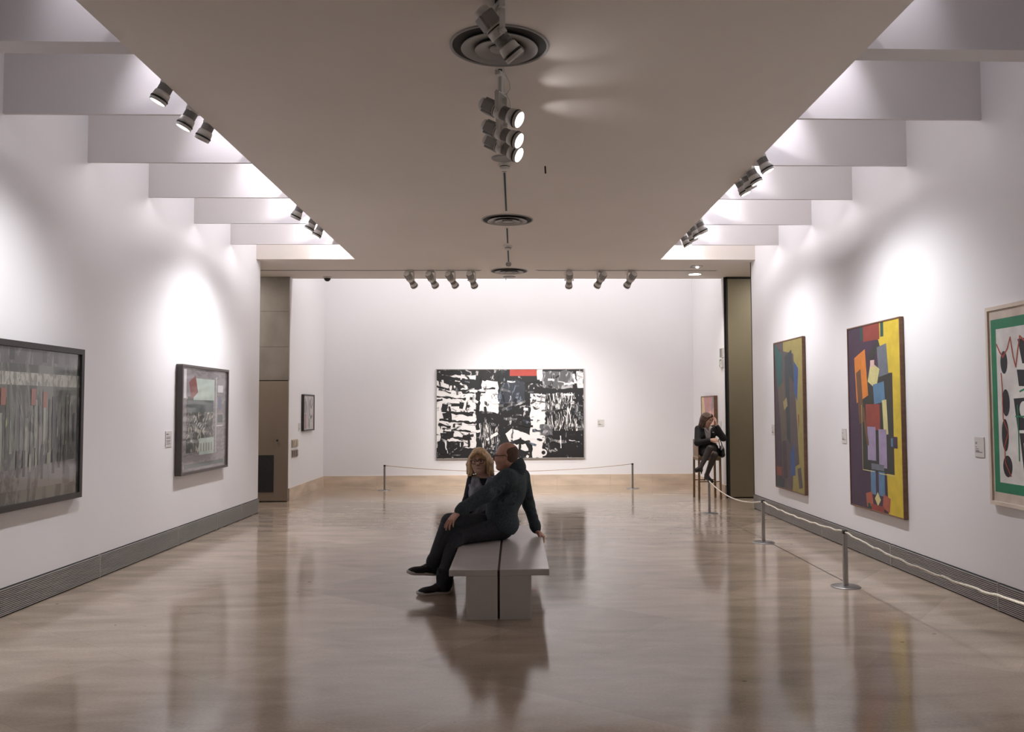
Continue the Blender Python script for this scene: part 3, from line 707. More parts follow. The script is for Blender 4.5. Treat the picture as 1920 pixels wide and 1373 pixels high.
# the two small ones beside the back corner
t = thing('framed_picture', 'small black framed drawing of grey strokes at the far left, near the wall switches', 'framed picture', (-3.82, 15.79, 1.483), PI / 2)
W, H_ = .80, .66
pm = [paint('pale_ground', (0.46, 0.43, 0.42), coat=.6), paint('stroke_grey', (0.14, 0.13, 0.135), coat=.6), paint('stroke_rose', (0.33, 0.17, 0.17), coat=.6), paint('stroke_mid', (0.26, 0.24, 0.24), coat=.6)]
sh = [(2, rect(-.24, -.16, .12, .26)), (3, rect(-.27, .10, .16, .20))]
for p, w, mi in (([(-.28, .25), (-.18, .10), (-.26, -.05)], .04, 1), ([(-.05, .26), (-.07, .02), (-.03, -.24)], .05, 3), ([(.06, .22), (.05, -.02), (.14, -.10), (.24, -.06)], .05, 1), ([(.14, .26), (.11, .14), (.18, .08), (.25, .16), (.22, .26)], .03, 1), ([(.04, -.12), (.04, -.27)], .05, 1)):
    for q in stroke(p, w): sh.append((mi, q))
painted('picture', W - .04, H_ - .04, .040, 0, sh, pm, t)
frame(W, H_, .024, .052, M['frame_black'], t)
t = thing('painting', 'small pink and cream canvas in a deep wood frame behind the seated guard', 'painting', (3.60, 15.64, 1.445), -PI / 2)
W, H_ = 1.06, .62
pm = [paint('rose', (0.52, 0.27, 0.26)), paint('cream', (0.66, 0.50, 0.30)), paint('peach', (0.70, 0.40, 0.32)), paint('smoke_blue', (0.26, 0.25, 0.30)), paint('pale_pink', (0.72, 0.52, 0.47))]
sh = [(1, [(-.52, .30), (-.30, .30), (-.18, -.30), (-.52, -.30)]), (2, [(-.1, -.02), (.52, .1), (.52, -.30), (-.15, -.30)]), (3, [(.38, .30), (.50, .30), (.36, -.02), (.28, .05)]), (4, [(.0, -.05), (.25, .02), (.2, -.14), (.0, -.16)])]
painted('canvas', W - .03, H_ - .03, .058, 0, sh, pm, t)
frame(W, H_, .018, .068, M['frame_wood'], t)

# wall labels
def wall_label(loc, side, w, h, label, rows, m='card'):
    t = thing('label_sign', label, 'wall label', loc, wall_frame(loc, side), group='museum wall labels')
    MB().box(-w / 2, w / 2, -.006, -.001, -h / 2, h / 2, 0, .0008).build('card', M[m], t)
    b = MB()
    for (x0, x1, z, th) in rows: b.box(-w / 2 + x0 * w, -w / 2 + x1 * w, -.0066, -.0055, z * h - th / 2, z * h + th / 2)
    b.build('print', M['ink'], t)
rows = [(.12, .30, .22, .006), (.12, .26, .16, .006), (.12, .25, .0, .005), (.12, .45, -.10, .005), (.12, .50, -.20, .008), (.12, .82, -.26, .006)]
wall_label((XL, 9.655, 1.222), 'left', .165, .178, 'small label card left of the grey framed picture on the left wall', [(.10, .45, .30, .012), (.1, .8, .12, .007), (.1, .75, .04, .007), (.1, .8, -.1, .007), (.1, .7, -.18, .007), (.1, .8, -.30, .007)])
wall_label((XR, 6.634, 1.226), 'right', .138, .157, 'white label card left of the green bordered painting', rows)
wall_label((XR, 9.405, 1.222), 'right', .130, .160, 'label card left of the purple and yellow painting', rows)
wall_label((XR, 12.02, 1.222), 'right', .130, .150, 'label card left of the farthest tall canvas on the right wall', rows)
wall_label((1.717, YBK, 1.239), 'back', .132, .140, 'white label card right of the black and white canvas', rows)
wall_label((-3.82, 15.25, 1.23), 'left', .105, .140, 'label card left of the small black framed drawing', rows)
wall_label((3.60, 14.90, 1.223), 'right', .11, .155, 'label card right of the pink canvas, behind the guard', rows)

# switches and signs
for z, m, l in ((.957, 'beige_plate', 'upper beige switch panel at the left passage corner'), (.785, 'bronze_key', 'lower bronze switch panel at the left passage corner')):
    t = thing('switch_panel', l, 'light switch', (-3.82, 14.93, z), PI / 2, 'light switch panels')
    MB().box(-.20, .20, -.012, -.001, -.068, .068, 0, .003).build('plate', M['beige_plate'], t)
    for x in (-.125, .0, .125): MB().box(x - .045, x + .045, -.028, -.012, -.052, .052, 0, .003).build('switch_key', M[m], t)
t = thing('wall_sign', 'upper dark grey sign beside the olive panel', 'sign', (3.60, 14.70, 2.49), -PI / 2)
MB().box(-.085, .085, -.030, -.001, -.082, .082, 0, .003).build('sign_body', M['white_plastic'], t)
MB().box(-.075, .075, -.0315, -.0295, -.074, .074).build('sign_face', M['sign_grey'], t)
t = thing('wall_sign', 'lower white sign with green pictogram beside the olive panel', 'sign', (3.60, 14.72, 2.315), -PI / 2)
MB().box(-.105, .105, -.030, -.001, -.075, .075, 0, .003).build('sign_body', M['white_plastic'], t)
g = MB()
for pts in (rect(-.055, .035, .03, .05), rect(-.02, .05, .035, .03), rect(-.045, -.015, .06, .022, .6), rect(-.06, -.05, .055, .02, -.5), rect(.03, .052, .05, .02), rect(.065, .0, .018, .11)):
    g.add([(x, -.0312, z) for x, z in pts], [(0, 1, 2, 3)], 0)
g.build('pictogram', M['exit_green'], t)

# ------------------------------------------------------------------ bench
BX0, BX1, BY0, BY1, BZ = -0.490, 0.246, 6.336, 8.69, 0.367
t = thing('bench', 'long grey lacquered gallery bench split lengthwise, in the middle of the floor', 'bench', (-0.126, 6.336, 0))
ox, oy = -0.126, 6.336
for x0, x1 in ((BX0, -0.134), (-0.118, BX1)):
    MB().box(x0 - ox, x1 - ox, 0, BY1 - oy, BZ - .048, BZ, 0, .006).build('seat_plank', M['bench'], t)
for y0 in (0.006, BY1 - oy - .075):
    for x0, x1 in ((-0.366, -0.134), (-0.118, 0.114)):
        MB().box(x0 - ox, x1 - ox, y0, y0 + .07, 0.0, BZ - .048, 0, .004).build('leg_panel', M['bench'], t)
MB().box(-.0095, .0095, .02, BY1 - oy - .02, 0.01, BZ - .012).build('gap_filler', M['benchgap'], t)  # dark filler strip set in the gap between the bench halves

# ------------------------------------------------------------------ rope barriers
def post(x, y, label, group):
    t = thing('barrier_post', label, 'barrier post', (x, y, 0), group=group)
    MB().lathe([(0.125, 0), (0.125, .004), (0.118, .008), (0.03, .014), (0.0, .014)], 48, cap=False).build('base', M['steel_base'], t)
    MB().box(-.0175, .0175, -.0175, .0175, .012, .452, 0, .003).build('pole', M['steel'], t)
    c = MB().box(-.0185, .0185, -.0185, .0185, .452, .482, 0, .003)
    c.build('cap', M['black'], t)
    return t
G1, G2 = 'steel rope barrier posts along the right wall', 'steel rope barrier posts before the back wall'
post(2.826, 12.465, 'steel barrier post in front of the bar stool', G1)
post(2.832, 9.765, 'steel barrier post in the middle of the right barrier', G1)
post(2.838, 7.346, 'steel barrier post nearest the viewer, below the purple and yellow painting', G1)
post(-2.483, 16.365, 'thin steel post at the left end of the back barrier', G2)
post(2.238, 16.360, 'thin steel post at the right end of the back barrier', G2)
def rope(a, b, sag, r, m, label, group, wob=0.0):
    a, b = Vector(a), Vector(b); n = 40
    pts = []
    L_ = (b - a).length
    for i in range(n + 1):
        u = i / n
        p = a.lerp(b, u) + Vector((0, 0, -sag * 4 * u * (1 - u)))
        if wob and 0 < i < n: p += Vector((0, 0, wob * math.sin(u * L_ * 19 + 1) + wob * .6 * math.sin(u * L_ * 31)))
        pts.append(p - a)
    o = MB().tube(pts, r, 10).build('rope', M[m]); o.location = a
    tag(o, label, 'rope', group); return o
rope((2.826, 12.443, .468), (2.832, 9.787, .462), .105, .0085, 'rope', 'cream barrier rope sagging from the post before the bar stool', 'barrier ropes')
rope((2.832, 9.743, .462), (2.838, 7.368, .466), .028, .0085, 'rope', 'cream barrier rope running past the tall muted canvas to the nearest post', 'barrier ropes', .004)
rope((2.838, 7.324, .466), (2.848, 4.453, .462), .055, .0085, 'rope', 'cream barrier rope running out of view from the nearest post', 'barrier ropes', .004)
post(2.850, 4.43, 'steel barrier post outside the frame at right', G1)
rope((-2.461, 16.365, .468), (2.216, 16.360, .468), .125, .006, 'rope_brown', 'thin tan rope sagging across the front of the back wall', 'barrier ropes')

# ------------------------------------------------------------------ bar stool
SX, SY = 3.265, 14.54
t = thing('bar_stool', 'tall wooden bar stool with low back under the seated guard', 'bar stool', (SX, SY, 0))
hx, hy = .195, .215
for sx in (-1, 1):
    for sy in (-1, 1):
        b = MB()
        x, y = sx * (hx - .017), sy * (hy - .017)
        q = [(x - .017, y - .017), (x + .017, y - .017), (x + .017, y + .017), (x - .017, y + .017)]
        b.add([(px + sx * .006, py + sy * .006, 0) for px, py in q] + [(px, py, .69) for px, py in q], [(3, 2, 1, 0), (4, 5, 6, 7), (0, 1, 5, 4), (1, 2, 6, 5), (2, 3, 7, 6), (3, 0, 4, 7)])
        b.build('leg', M['wood'], t)
MB().box(-hx, hx, -hy, hy, .690, .722, 0, .006).build('seat', M['wood_light'], t)
for sy in (-1, 1):
    MB().box(-hx + .03, hx - .03, sy * (hy - .017) - .009, sy * (hy - .017) + .009, .650, .690).build('apron', M['wood'], t)
for sx in (-1, 1):
    MB().box(sx * (hx - .017) - .009, sx * (hx - .017) + .009, -hy + .03, hy - .03, .650, .690).build('apron', M['wood'], t)
for sy in (-1, 1): MB().box(-hx + .03, hx - .03, sy * (hy - .015) - .008, sy * (hy - .015) + .008, .288, .306).build('footrest', M['wood'], t)
MB().box(-hx + .010 - .009, -hx + .010 + .009, -hy + .01, hy - .01, .722, 1.0, 0, .006).build('backrest', M['wood'], t)
# ------------------------------------------------------------------ figures: blended solids -> one smooth skin
def V(*a): return np.array(a, float)
def unit(v): v = np.asarray(v, float); return v / np.linalg.norm(v)

class Clay:
    """Blends tapered limbs and ellipsoids into one closed surface."""
    def __init__(self): self.ops = []
    def cap(self, a, b, ra, rb=None, k=0.02, op='+'):
        self.ops.append(('c', np.asarray(a, float), np.asarray(b, float), ra, ra if rb is None else rb, k, op)); return self
    def chain(self, pts, rs, k=0.02):
        for i in range(len(pts) - 1): self.cap(pts[i], pts[i + 1], rs[i], rs[i + 1], k)
        return self
    def ell(self, c, r, axes=None, k=0.02, op='+'):
        A = np.eye(3) if axes is None else np.asarray(axes, float)     # rows = local axes
        self.ops.append(('e', np.asarray(c, float), np.asarray(r, float), A, None, k, op)); return self
    def cut(self, p, n, k=0.004):
        """keep the side opposite to normal n"""
        self.ops.append(('p', np.asarray(p, float), unit(n), None, None, k, '*')); return self
    def fn(self, f):
        self.ops.append(('f', f, None, None, None, 0, 'f')); return self
    def bounds(self):
        lo = np.full(3, 9e9); hi = -lo
        for o in self.ops:
            if o[0] == 'c' and o[6] == '+':
                for p, r in ((o[1], o[3]), (o[2], o[4])): lo = np.minimum(lo, p - r); hi = np.maximum(hi, p + r)
            if o[0] == 'e' and o[6] == '+':
                e = np.abs(o[3].T) @ o[2]; lo = np.minimum(lo, o[1] - e); hi = np.maximum(hi, o[1] + e)
        return lo, hi
    def field(self, h):
        lo, hi = self.bounds(); lo = lo - 3 * h - .012; hi = hi + 3 * h + .012
        n = np.ceil((hi - lo) / h).astype(int) + 1
        ax = [lo[i] + h * np.arange(n[i]) for i in range(3)]
        D = np.full(n, 0.5, np.float32)
        for o in self.ops:
            t, k, op = o[0], o[5], o[6]
            if t == 'p':
                d = ((ax[0][:, None, None] - o[1][0]) * o[2][0] + (ax[1][None, :, None] - o[1][1]) * o[2][1] + (ax[2][None, None, :] - o[1][2]) * o[2][2]).astype(np.float32)
                hh = np.maximum(k - np.abs(D - d), 0) / k
                D = np.maximum(D, d) + hh * hh * k * .25
                continue
            if t == 'f':
                D = o[1](D, ax); continue
            if t == 'c':
                blo = np.minimum(o[1] - o[3], o[2] - o[4]); bhi = np.maximum(o[1] + o[3], o[2] + o[4])
            else:
                e = np.abs(o[3].T) @ o[2]; blo, bhi = o[1] - e, o[1] + e
            m = k + 4 * h
            i0 = np.maximum(np.floor((blo - m - lo) / h).astype(int), 0); i1 = np.minimum(np.ceil((bhi + m - lo) / h).astype(int) + 1, n)
            if (i1 <= i0).any(): continue
            sl = tuple(slice(a, b) for a, b in zip(i0, i1))
            X = ax[0][sl[0]][:, None, None]; Y = ax[1][sl[1]][None, :, None]; Z = ax[2][sl[2]][None, None, :]
            if t == 'c':
                a, b = o[1], o[2]; ba = b - a; L2 = max(ba @ ba, 1e-12)
                tt = np.clip(((X - a[0]) * ba[0] + (Y - a[1]) * ba[1] + (Z - a[2]) * ba[2]) / L2, 0, 1)
                d = np.sqrt((X - a[0] - tt * ba[0]) ** 2 + (Y - a[1] - tt * ba[1]) ** 2 + (Z - a[2] - tt * ba[2]) ** 2) - (o[3] + (o[4] - o[3]) * tt)
            else:
                A = o[3]; q = []
                for r in range(3): q.append(((X - o[1][0]) * A[r, 0] + (Y - o[1][1]) * A[r, 1] + (Z - o[1][2]) * A[r, 2]) / o[2][r])
                k0 = np.sqrt(q[0] ** 2 + q[1] ** 2 + q[2] ** 2)
                k1 = np.sqrt((q[0] / o[2][0]) ** 2 + (q[1] / o[2][1]) ** 2 + (q[2] / o[2][2]) ** 2) + 1e-9
                d = k0 * (k0 - 1) / k1
            d = d.astype(np.float32); c = D[sl]
            if op == '+':
                hh = np.maximum(k - np.abs(c - d), 0) / k
                D[sl] = np.minimum(c, d) - hh * hh * k * .25
            else:
                d = -d; hh = np.maximum(k - np.abs(c - d), 0) / k
                D[sl] = np.maximum(c, d) + hh * hh * k * .25
        for i in range(3):                                   # keep the outer shell empty so the surface closes
            s = [slice(None)] * 3
            for e in (0, -1): s[i] = e; D[tuple(s)] = np.maximum(D[tuple(s)], 0.01)
        return D, lo
    def surface(self, h):
        D, lo = self.field(h)
        S = D < 0
        c = np.zeros(np.array(D.shape) - 1, np.int8)
        offs = [(i, j, k) for i in (0, 1) for j in (0, 1) for k in (0, 1)]
        nx, ny, nz = D.shape
        for i, j, k in offs: c += S[i:nx - 1 + i, j:ny - 1 + j, k:nz - 1 + k]
        mask = (c > 0) & (c < 8)
        ijk = np.argwhere(mask)
        idx = np.full(mask.shape, -1, np.int64); idx[mask] = np.arange(len(ijk))
        dv = {o: D[ijk[:, 0] + o[0], ijk[:, 1] + o[1], ijk[:, 2] + o[2]] for o in offs}
        acc = np.zeros((len(ijk), 3)); cnt = np.zeros(len(ijk))
        for o in offs:
            for a in range(3):
                if o[a] == 0:
                    p = list(o); p[a] = 1; p = tuple(p)
                    da, db = dv[o], dv[p]; cr = (da < 0) != (db < 0)
                    t = np.where(cr, da / np.where(cr, da - db, 1), 0)
                    pt = np.array(o, float)[None, :] + 0; pt = np.repeat(pt, len(ijk), 0); pt[:, a] += t
                    acc[cr] += pt[cr]; cnt += cr
        vs = lo + h * (ijk + acc / cnt[:, None])
        F = []
        for a in range(3):
            b, c_ = (a + 1) % 3, (a + 2) % 3
            s0 = [slice(None)] * 3; s1 = [slice(None)] * 3
            s0[a] = slice(0, -1); s1[a] = slice(1, None)
            for q in (b, c_): s0[q] = slice(1, -1); s1[q] = slice(1, -1)
            A, B = S[tuple(s0)], S[tuple(s1)]
            e = np.argwhere(A != B)
            ins = A[A != B]
            base = e.copy(); base[:, b] += 1; base[:, c_] += 1
            def g(db, dc):
                q = base.copy(); q[:, b] += db; q[:, c_] += dc
                return idx[q[:, 0], q[:, 1], q[:, 2]]
            f = np.stack([g(-1, -1), g(0, -1), g(0, 0), g(-1, 0)], 1)
            f[~ins] = f[~ins][:, ::-1]
            F.append(f)
        F = np.concatenate(F); F = F[(F >= 0).all(1)]
        # light relaxation to take out the grid
        e = np.concatenate([F[:, [0, 1]], F[:, [1, 2]], F[:, [2, 3]], F[:, [3, 0]]])
        e = np.concatenate([e, e[:, ::-1]])
        deg = np.bincount(e[:, 0], minlength=len(vs))[:, None]
        for _ in range(2):
            s = np.stack([np.bincount(e[:, 0], weights=vs[e[:, 1], i], minlength=len(vs)) for i in range(3)], 1)
            vs = vs * .5 + .5 * s / np.maximum(deg, 1)
        return vs, F
    def build(self, name, mats, parent, h=0.006, pick=None, origin=(0, 0, 0)):
        vs, F = self.surface(h)
        vs = vs - np.asarray(origin, float)
        me = bpy.data.meshes.new(name)
        me.vertices.add(len(vs)); me.vertices.foreach_set('co', vs.ravel())
        me.loops.add(F.size); me.loops.foreach_set('vertex_index', F.ravel().astype(np.int32))
        me.polygons.add(len(F)); me.polygons.foreach_set('loop_start', np.arange(0, F.size, 4, dtype=np.int32))
        me.polygons.foreach_set('loop_total', np.full(len(F), 4, np.int32))
        me.update(calc_edges=True)
        me.polygons.foreach_set('use_smooth', np.ones(len(F), bool))
        for m in (mats if isinstance(mats, (list, tuple)) else [mats]): me.materials.append(m)
        if pick is not None:
            cen = vs[F].mean(1) + np.asarray(origin, float)
            me.polygons.foreach_set('material_index', pick(cen).astype(np.int32))
        me.update()
        o = bpy.data.objects.new(name, me); COL.objects.link(o)
        if parent: o.parent = parent
        return o

class Head:
    """Head frame: c = between the eyes' height at mid-skull, f = facing, u = up."""
    def __init__(self, c, f, u=(0, 0, 1), s=1.0):
        self.c = np.asarray(c, float); self.f = unit(f); u = np.asarray(u, float)
        self.r = unit(np.cross(self.f, u)); self.u = np.cross(self.r, self.f); self.s = s
        self.A = np.array([self.r, self.f, self.u])
    def p(self, x, y, z): return self.c + self.s * (x * self.r + y * self.f + z * self.u)
    def loc(self, P): return ((P - self.c) @ self.A.T) / self.s
    def clay(self, C, heavy=0.0, nose=1.0):
        s = self.s; p = self.p; A = self.A
        e = lambda c, r, k=.02, op='+': C.ell(p(*c), np.array(r) * s, A, k * s, op)
        cp = lambda a, b, ra, rb=None, k=.012, op='+': C.cap(p(*a), p(*b), ra * s, None if rb is None else rb * s, k * s, op)
        e((0, -.018, .035), (.076, .098, .086))
        e((0, .035, -.030), (.060 + .006 * heavy, .060, .080), .03)
        cp((-.022, .062, -.098), (.022, .062, -.098), .024 + .004 * heavy, None, .03)
        for q in (-1, 1):
            e((q * .040, .052, -.034), (.030 + .005 * heavy, .036, .032), .03)
            cp((q * .058, .0, -.055), (q * .030, .05, -.092), .020 + .006 * heavy, .018, .03)
            cp((q * .012, .0865, .026), (q * .042, .074, .024), .011, .009, .014)      # brow
            e((q * .0315, .101, .001), (.0185, .020, .0125), .012, '-')                  # socket
            C.ell(p(q * .0310, .0775, .0005), V(.0128, .0128, .0125) * s, A, .002 * s)
            cp((q * .018, .0885, .0095), (q * .043, .079, .008), .0048, .004, .004)      # upper lid
            cp((q * .019, .0875, -.0095), (q * .041, .080, -.009), .0040, .0035, .006)   # lower lid
            e((q * .0105, .0985, -.030), (.0095, .011, .0085), .010)                     # nostril
            e((q * .0775, -.012, -.006), (.008, .020, .033), .008)                       # ear
            cp((q * .076, -.002, .018), (q * .079, -.022, .022), .006, .006, .006)
            e((q * .087, -.008, -.002), (.008, .010, .016), .006, '-')
            e((q * .078, -.004, -.036), (.007, .009, .011), .006)
        cp((0, .084, .012), (0, .110 + .004 * (nose - 1), -.022), .009, .0125 * nose, .014)
        e((0, .108, -.027), (.0135 * nose, .013, .0115), .010)
        e((0, .080, -.058), (.026, .016, .020), .02)                                     # muzzle
        cp((-.021, .0895, -.0575), (.021, .0895, -.0575), .0052, None, .006)
        cp((-.017, .0895, -.0675), (.017, .0895, -.0675), .0062, None, .006)
        cp((-.012, .0990, -.0632), (.012, .0990, -.0632), .0016, None, .003, '-')
        for q in (-1, 1): cp((q * .012, .0990, -.0632), (q * .024, .0935, -.0595), .0016, .0014, .003, '-')
        e((0, .094, -.082), (.026, .012, .005), .008, '-')
        cp((-.010, .076, -.100), (.010, .076, -.100), .0165, None, .02)
        if heavy: e((0, .025, -.105), (.050, .045, .028), .03)
        return C
    def pick(self):
        def f(P):
            q = self.loc(P); x, y, z = np.abs(q[:, 0]), q[:, 1], q[:, 2]
            m = np.zeros(len(P), int)
            ex = np.hypot(x - .031, (z - .0005))
            dd = np.sqrt((x - .031) ** 2 + (y - .0775) ** 2 + (z - .0005) ** 2)
            eye = (dd < .0136) & (ex < .0125) & (y > .082)
            m[eye] = 2; m[eye & (ex < .0062)] = 3
            return m
        return f

def hand(C, w, d, n, side, s=1.0, curl=(.25, .35, .3), spread=.10, thumb=.55, k=.006):
    """w wrist, d towards the fingers, n out of the back of the hand, side +1/-1: which way (d x n) the thumb lies."""
    d = unit(d); n = unit(np.asarray(n, float) - np.dot(n, d) * d); a = np.cross(d, n) * side
    w = np.asarray(w, float)
    base = [(.088, .030), (.093, .010), (.088, -.010), (.078, -.029)]
    seg = [(.041, .025, .021), (.045, .029, .023), (.041, .027, .022), (.032, .020, .019)]
    rad = (.0098, .0100, .0095, .0084)
    for (l, o), sg, r, i in zip(base, seg, rad, range(4)):
        b = w + s * (d * l + a * o)
        C.cap(w + s * (a * o * .62 + d * .012), b, .0165 * s, .0115 * s, .014 * s)
        ang = spread * (1.5 - i); dirv = unit(d * math.cos(ang) + a * math.sin(ang)); q = b; th = 0
        for j in range(3):
            th += curl[j] * (1 + .12 * i)
            v = dirv * math.cos(th) - n * math.sin(th)
            q2 = q + v * sg[j] * s
            C.cap(q, q2, (r - j * .0006) * s, (r - (j + 1) * .0007) * s, k * s); q = q2
    # thumb: leaves the side of the palm near its base
    t0 = w + s * (d * .022 + a * .026); 
    v = unit(d * math.cos(thumb) + a * math.sin(thumb) - n * .22)
    t1 = t0 + v * .042 * s; v2 = unit(v + d * .35 - n * .1); t2 = t1 + v2 * .032 * s; v3 = unit(v2 + d * .25 - n * .12); t3 = t2 + v3 * .026 * s
    C.cap(w + s * d * .01, t1, .0165 * s, .0128 * s, .014 * s); C.cap(t1, t2, .0118 * s, .0105 * s, k * s); C.cap(t2, t3, .0105 * s, .0088 * s, k * s)
    return C

def shoe(parent, heel, toe, up, L, wd, mu, ms, name='shoe', origin=(0, 0, 0), sole_t=.026, opening=None):
    """upper + pale sole; heel, toe: ends of the sole's underside centre line."""
    heel = np.asarray(heel, float); d = unit(np.asarray(toe, float) - heel); up = unit(np.asarray(up, float) - np.dot(up, d) * d); r = np.cross(d, up)
    P = lambda l, x, z: heel + d * l * L + r * x * wd + up * z
    C = Clay()
    C.ell(P(.15, 0, .045), (.14 * L, .40 * wd, .050), [d, r, up], .02)
    C.ell(P(.30, 0, .050), (.20 * L, .37 * wd, .050), [d, r, up], .03)
    C.cap(P(.14, 0, .05), P(.16, 0, .098), .036, .040, .02)
    C.cap(P(.35, 0, .052), P(.72, .02, .026), .034, .024, .03)
    C.ell(P(.70, .03, .026), (.26 * L, .46 * wd, .036), [d, r, up], .03)
    C.cut(P(0, 0, sole_t * .7), -up, .002)
    o = C.build(name, mu, parent, h=.005, origin=origin)
    prof = [(0, 0), (.01, .16), (.05, .28), (.15, .36), (.32, .36), (.5, .39), (.66, .47), (.8, .47), (.9, .38), (.97, .2), (1, 0)]
    pts = [(l, x) for l, x in prof] + [(l, -x * (.86 if .4 < l < .9 else 1)) for l, x in prof[-2:0:-1]]
    b = MB(); n = len(pts)
    rings = [(0.0, .97), (.004, 1.0), (sole_t - .004, 1.0), (sole_t, .97)]
    vs = []
    for z, sc in rings:
        for l, x in pts:
            lift = .010 * max(0, (l - .78) / .22) ** 2
            vs.append(P(.5 + (l - .5) * sc, x * sc, z + lift) - np.asarray(origin, float))
    fs = [tuple(range(n))[::-1], tuple(range(3 * n, 4 * n))]
    for q in range(3): fs += [(q * n + i, q * n + (i + 1) % n, (q + 1) * n + (i + 1) % n, (q + 1) * n + i) for i in range(n)]
    b.add(vs, fs, 0, True)
    b.build('sole', ms, o)
    # laces
    lb = MB()
    for i in range(4):
        l = .40 + i * .065; z = .094 - i * .0105
        lb.tube([P(l, -.16, z - .004) - np.asarray(origin), P(l + .01, 0, z + .002) - np.asarray(origin), P(l, .16, z - .004) - np.asarray(origin)], .0028, 6)
    lb.build('laces', mu, o)
    return o

def glasses(hd, m, parent, origin, w=.029, hgt=.0185, y=.104, drop=0.0):
    o = np.asarray(origin, float); b = MB()
    for q in (-1, 1):
        pts = []
        for k in range(20):
            a = 2 * PI * k / 20; cx, sx = math.cos(a), math.sin(a)
            x = q * .034 + w * math.copysign(abs(cx) ** .55, cx); z = -.001 + drop + hgt * math.copysign(abs(sx) ** .6, sx)
            pts.append(hd.p(x, y - .16 * max(0, abs(x) - .03), z) - o)
        b.tube(pts, .0032 * hd.s, 6, closed=True)
        b.tube([hd.p(q * .064, y - .006, .008 + drop) - o, hd.p(q * .078, y - .022, .010 + drop) - o, hd.p(q * .0815, .03, .010 + drop) - o, hd.p(q * .082, -.010, .012 + drop) - o, hd.p(q * .080, -.028, -.004 + drop) - o], .0034 * hd.s, 6)
    b.tube([hd.p(-.007, y, .004 + drop) - o, hd.p(0, y + .003, .007 + drop) - o, hd.p(.007, y, .004 + drop) - o], .0030 * hd.s, 6)
    return b.build('glasses', m, parent)

def face_lines(hd, m_lip, m_brow, parent, origin, smile=.004):
    o = np.asarray(origin, float); b = MB()
    for z, yo, r, up in ((-.0585, .0962, .0036, 0.0), (-.0672, .0962, .0042, -.001)):
        pts = []
        for i in range(9):
            x = -.021 + .042 * i / 8; q = abs(x) / .021
            pts.append(hd.p(x, yo - .010 * q ** 2, z + (smile + up) * q ** 2) - o)
        b.tube(pts, [(.35 + .65 * math.sin(PI * i / 8) ** .7) * r * hd.s for i in range(9)], 8)
    b.build('lips', m_lip, parent)
    for q in (-1, 1):
        b = MB()
        b.tube([hd.p(q * .013, .0965, .0235) - o, hd.p(q * .026, .0935, .0290) - o, hd.p(q * .038, .0865, .0290) - o, hd.p(q * .047, .0765, .0240) - o], [.0028 * hd.s, .0032 * hd.s, .0026 * hd.s, .0012 * hd.s], 6)
        b.build('eyebrow', m_brow, parent)
M['skin_man'] = mat('skin_ruddy', (0.50, 0.27, 0.20), 0.5, noise=((30, 30, 30), 3, 0.10))
M['skin_woman'] = mat('skin_fair', (0.62, 0.40, 0.31), 0.5, noise=((30, 30, 30), 3, 0.06))
M['skin_guard'] = mat('skin_light', (0.56, 0.34, 0.25), 0.5, noise=((30, 30, 30), 3, 0.06))
M['lips'] = mat('lips', (0.38, 0.17, 0.13), 0.4)
M['eye_white'] = mat('eye_white', (0.55, 0.52, 0.5), 0.25)
M['iris'] = mat('iris', (0.03, 0.02, 0.015), 0.15)
M['brow_grey'] = mat('brow_grey', (0.16, 0.10, 0.075), 0.8)
M['brow_brown'] = mat('brow_brown', (0.15, 0.085, 0.05), 0.8)
M['sweater'] = mat('slate_wool', (0.040, 0.056, 0.066), 0.92, noise=((70, 70, 70), 4, 0.35), bump=((120, 120, 120), 0.5, 0.004))
M['jeans'] = mat('dark_denim', (0.026, 0.028, 0.036), 0.85, noise=((55, 55, 55), 4, 0.30), bump=((26, 26, 26), 0.45, 0.008))
M['shoe_black'] = mat('black_canvas_shoe', (0.013, 0.014, 0.014), 0.7)
M['sole'] = mat('pale_rubber_sole', (0.62, 0.585, 0.56), 0.6)
M['hair_grey'] = mat('cropped_brown_grey_hair', (0.135, 0.080, 0.060), 0.85, noise=((160, 160, 60), 3, 0.4), bump=((220, 220, 90), 0.8, 0.004))
M['hair_blond'] = mat('blond_hair', (0.62, 0.43, 0.24), 0.42, noise=((75, 75, 9), 4, 0.45), bump=((110, 110, 10), 0.9, 0.006))
M['hair_brown'] = mat('brown_hair', (0.085, 0.043, 0.026), 0.42, noise=((75, 75, 9), 4, 0.45), bump=((110, 110, 10), 0.9, 0.006))
M['navy'] = mat('navy_jersey', (0.011, 0.013, 0.024), 0.85, noise=((60, 60, 60), 3, 0.2), bump=((20, 20, 20), 0.4, 0.008))
M['vest'] = mat('grey_blue_cable_knit', (0.25, 0.27, 0.33), 0.9, noise=((28, 28, 12), 4, 0.35), bump=((45, 45, 16), 0.9, 0.010))
M['black_cloth'] = mat('black_suiting', (0.012, 0.0125, 0.0145), 0.75, noise=((40, 40, 40), 3, 0.2), bump=((18, 18, 18), 0.4, 0.008))
M['skirt_cloth'] = mat('charcoal_skirt', (0.020, 0.0195, 0.020), 0.8, bump=((14, 14, 14), 0.4, 0.01))
M['shirt'] = mat('white_shirt', (0.62, 0.60, 0.60), 0.7, bump=((20, 20, 20), 0.3, 0.006))
M['tights'] = mat('dark_tights', (0.040, 0.031, 0.030), 0.55, noise=((25, 25, 25), 2, 0.12))
M['patent'] = mat('black_patent', (0.010, 0.010, 0.010), 0.22)
M['glass_frame'] = mat('dark_glasses_frame', (0.018, 0.010, 0.010), 0.3)
M['leather'] = mat('black_leather', (0.010, 0.010, 0.011), 0.45, bump=((60, 60, 60), 0.3, 0.003))
M['silver'] = mat('silver_badge', (0.6, 0.6, 0.58), 0.3, metal=0.6)
def skinset(s, b): return [M[s], M['lips'], M['eye_white'], M['iris'], M[b]]
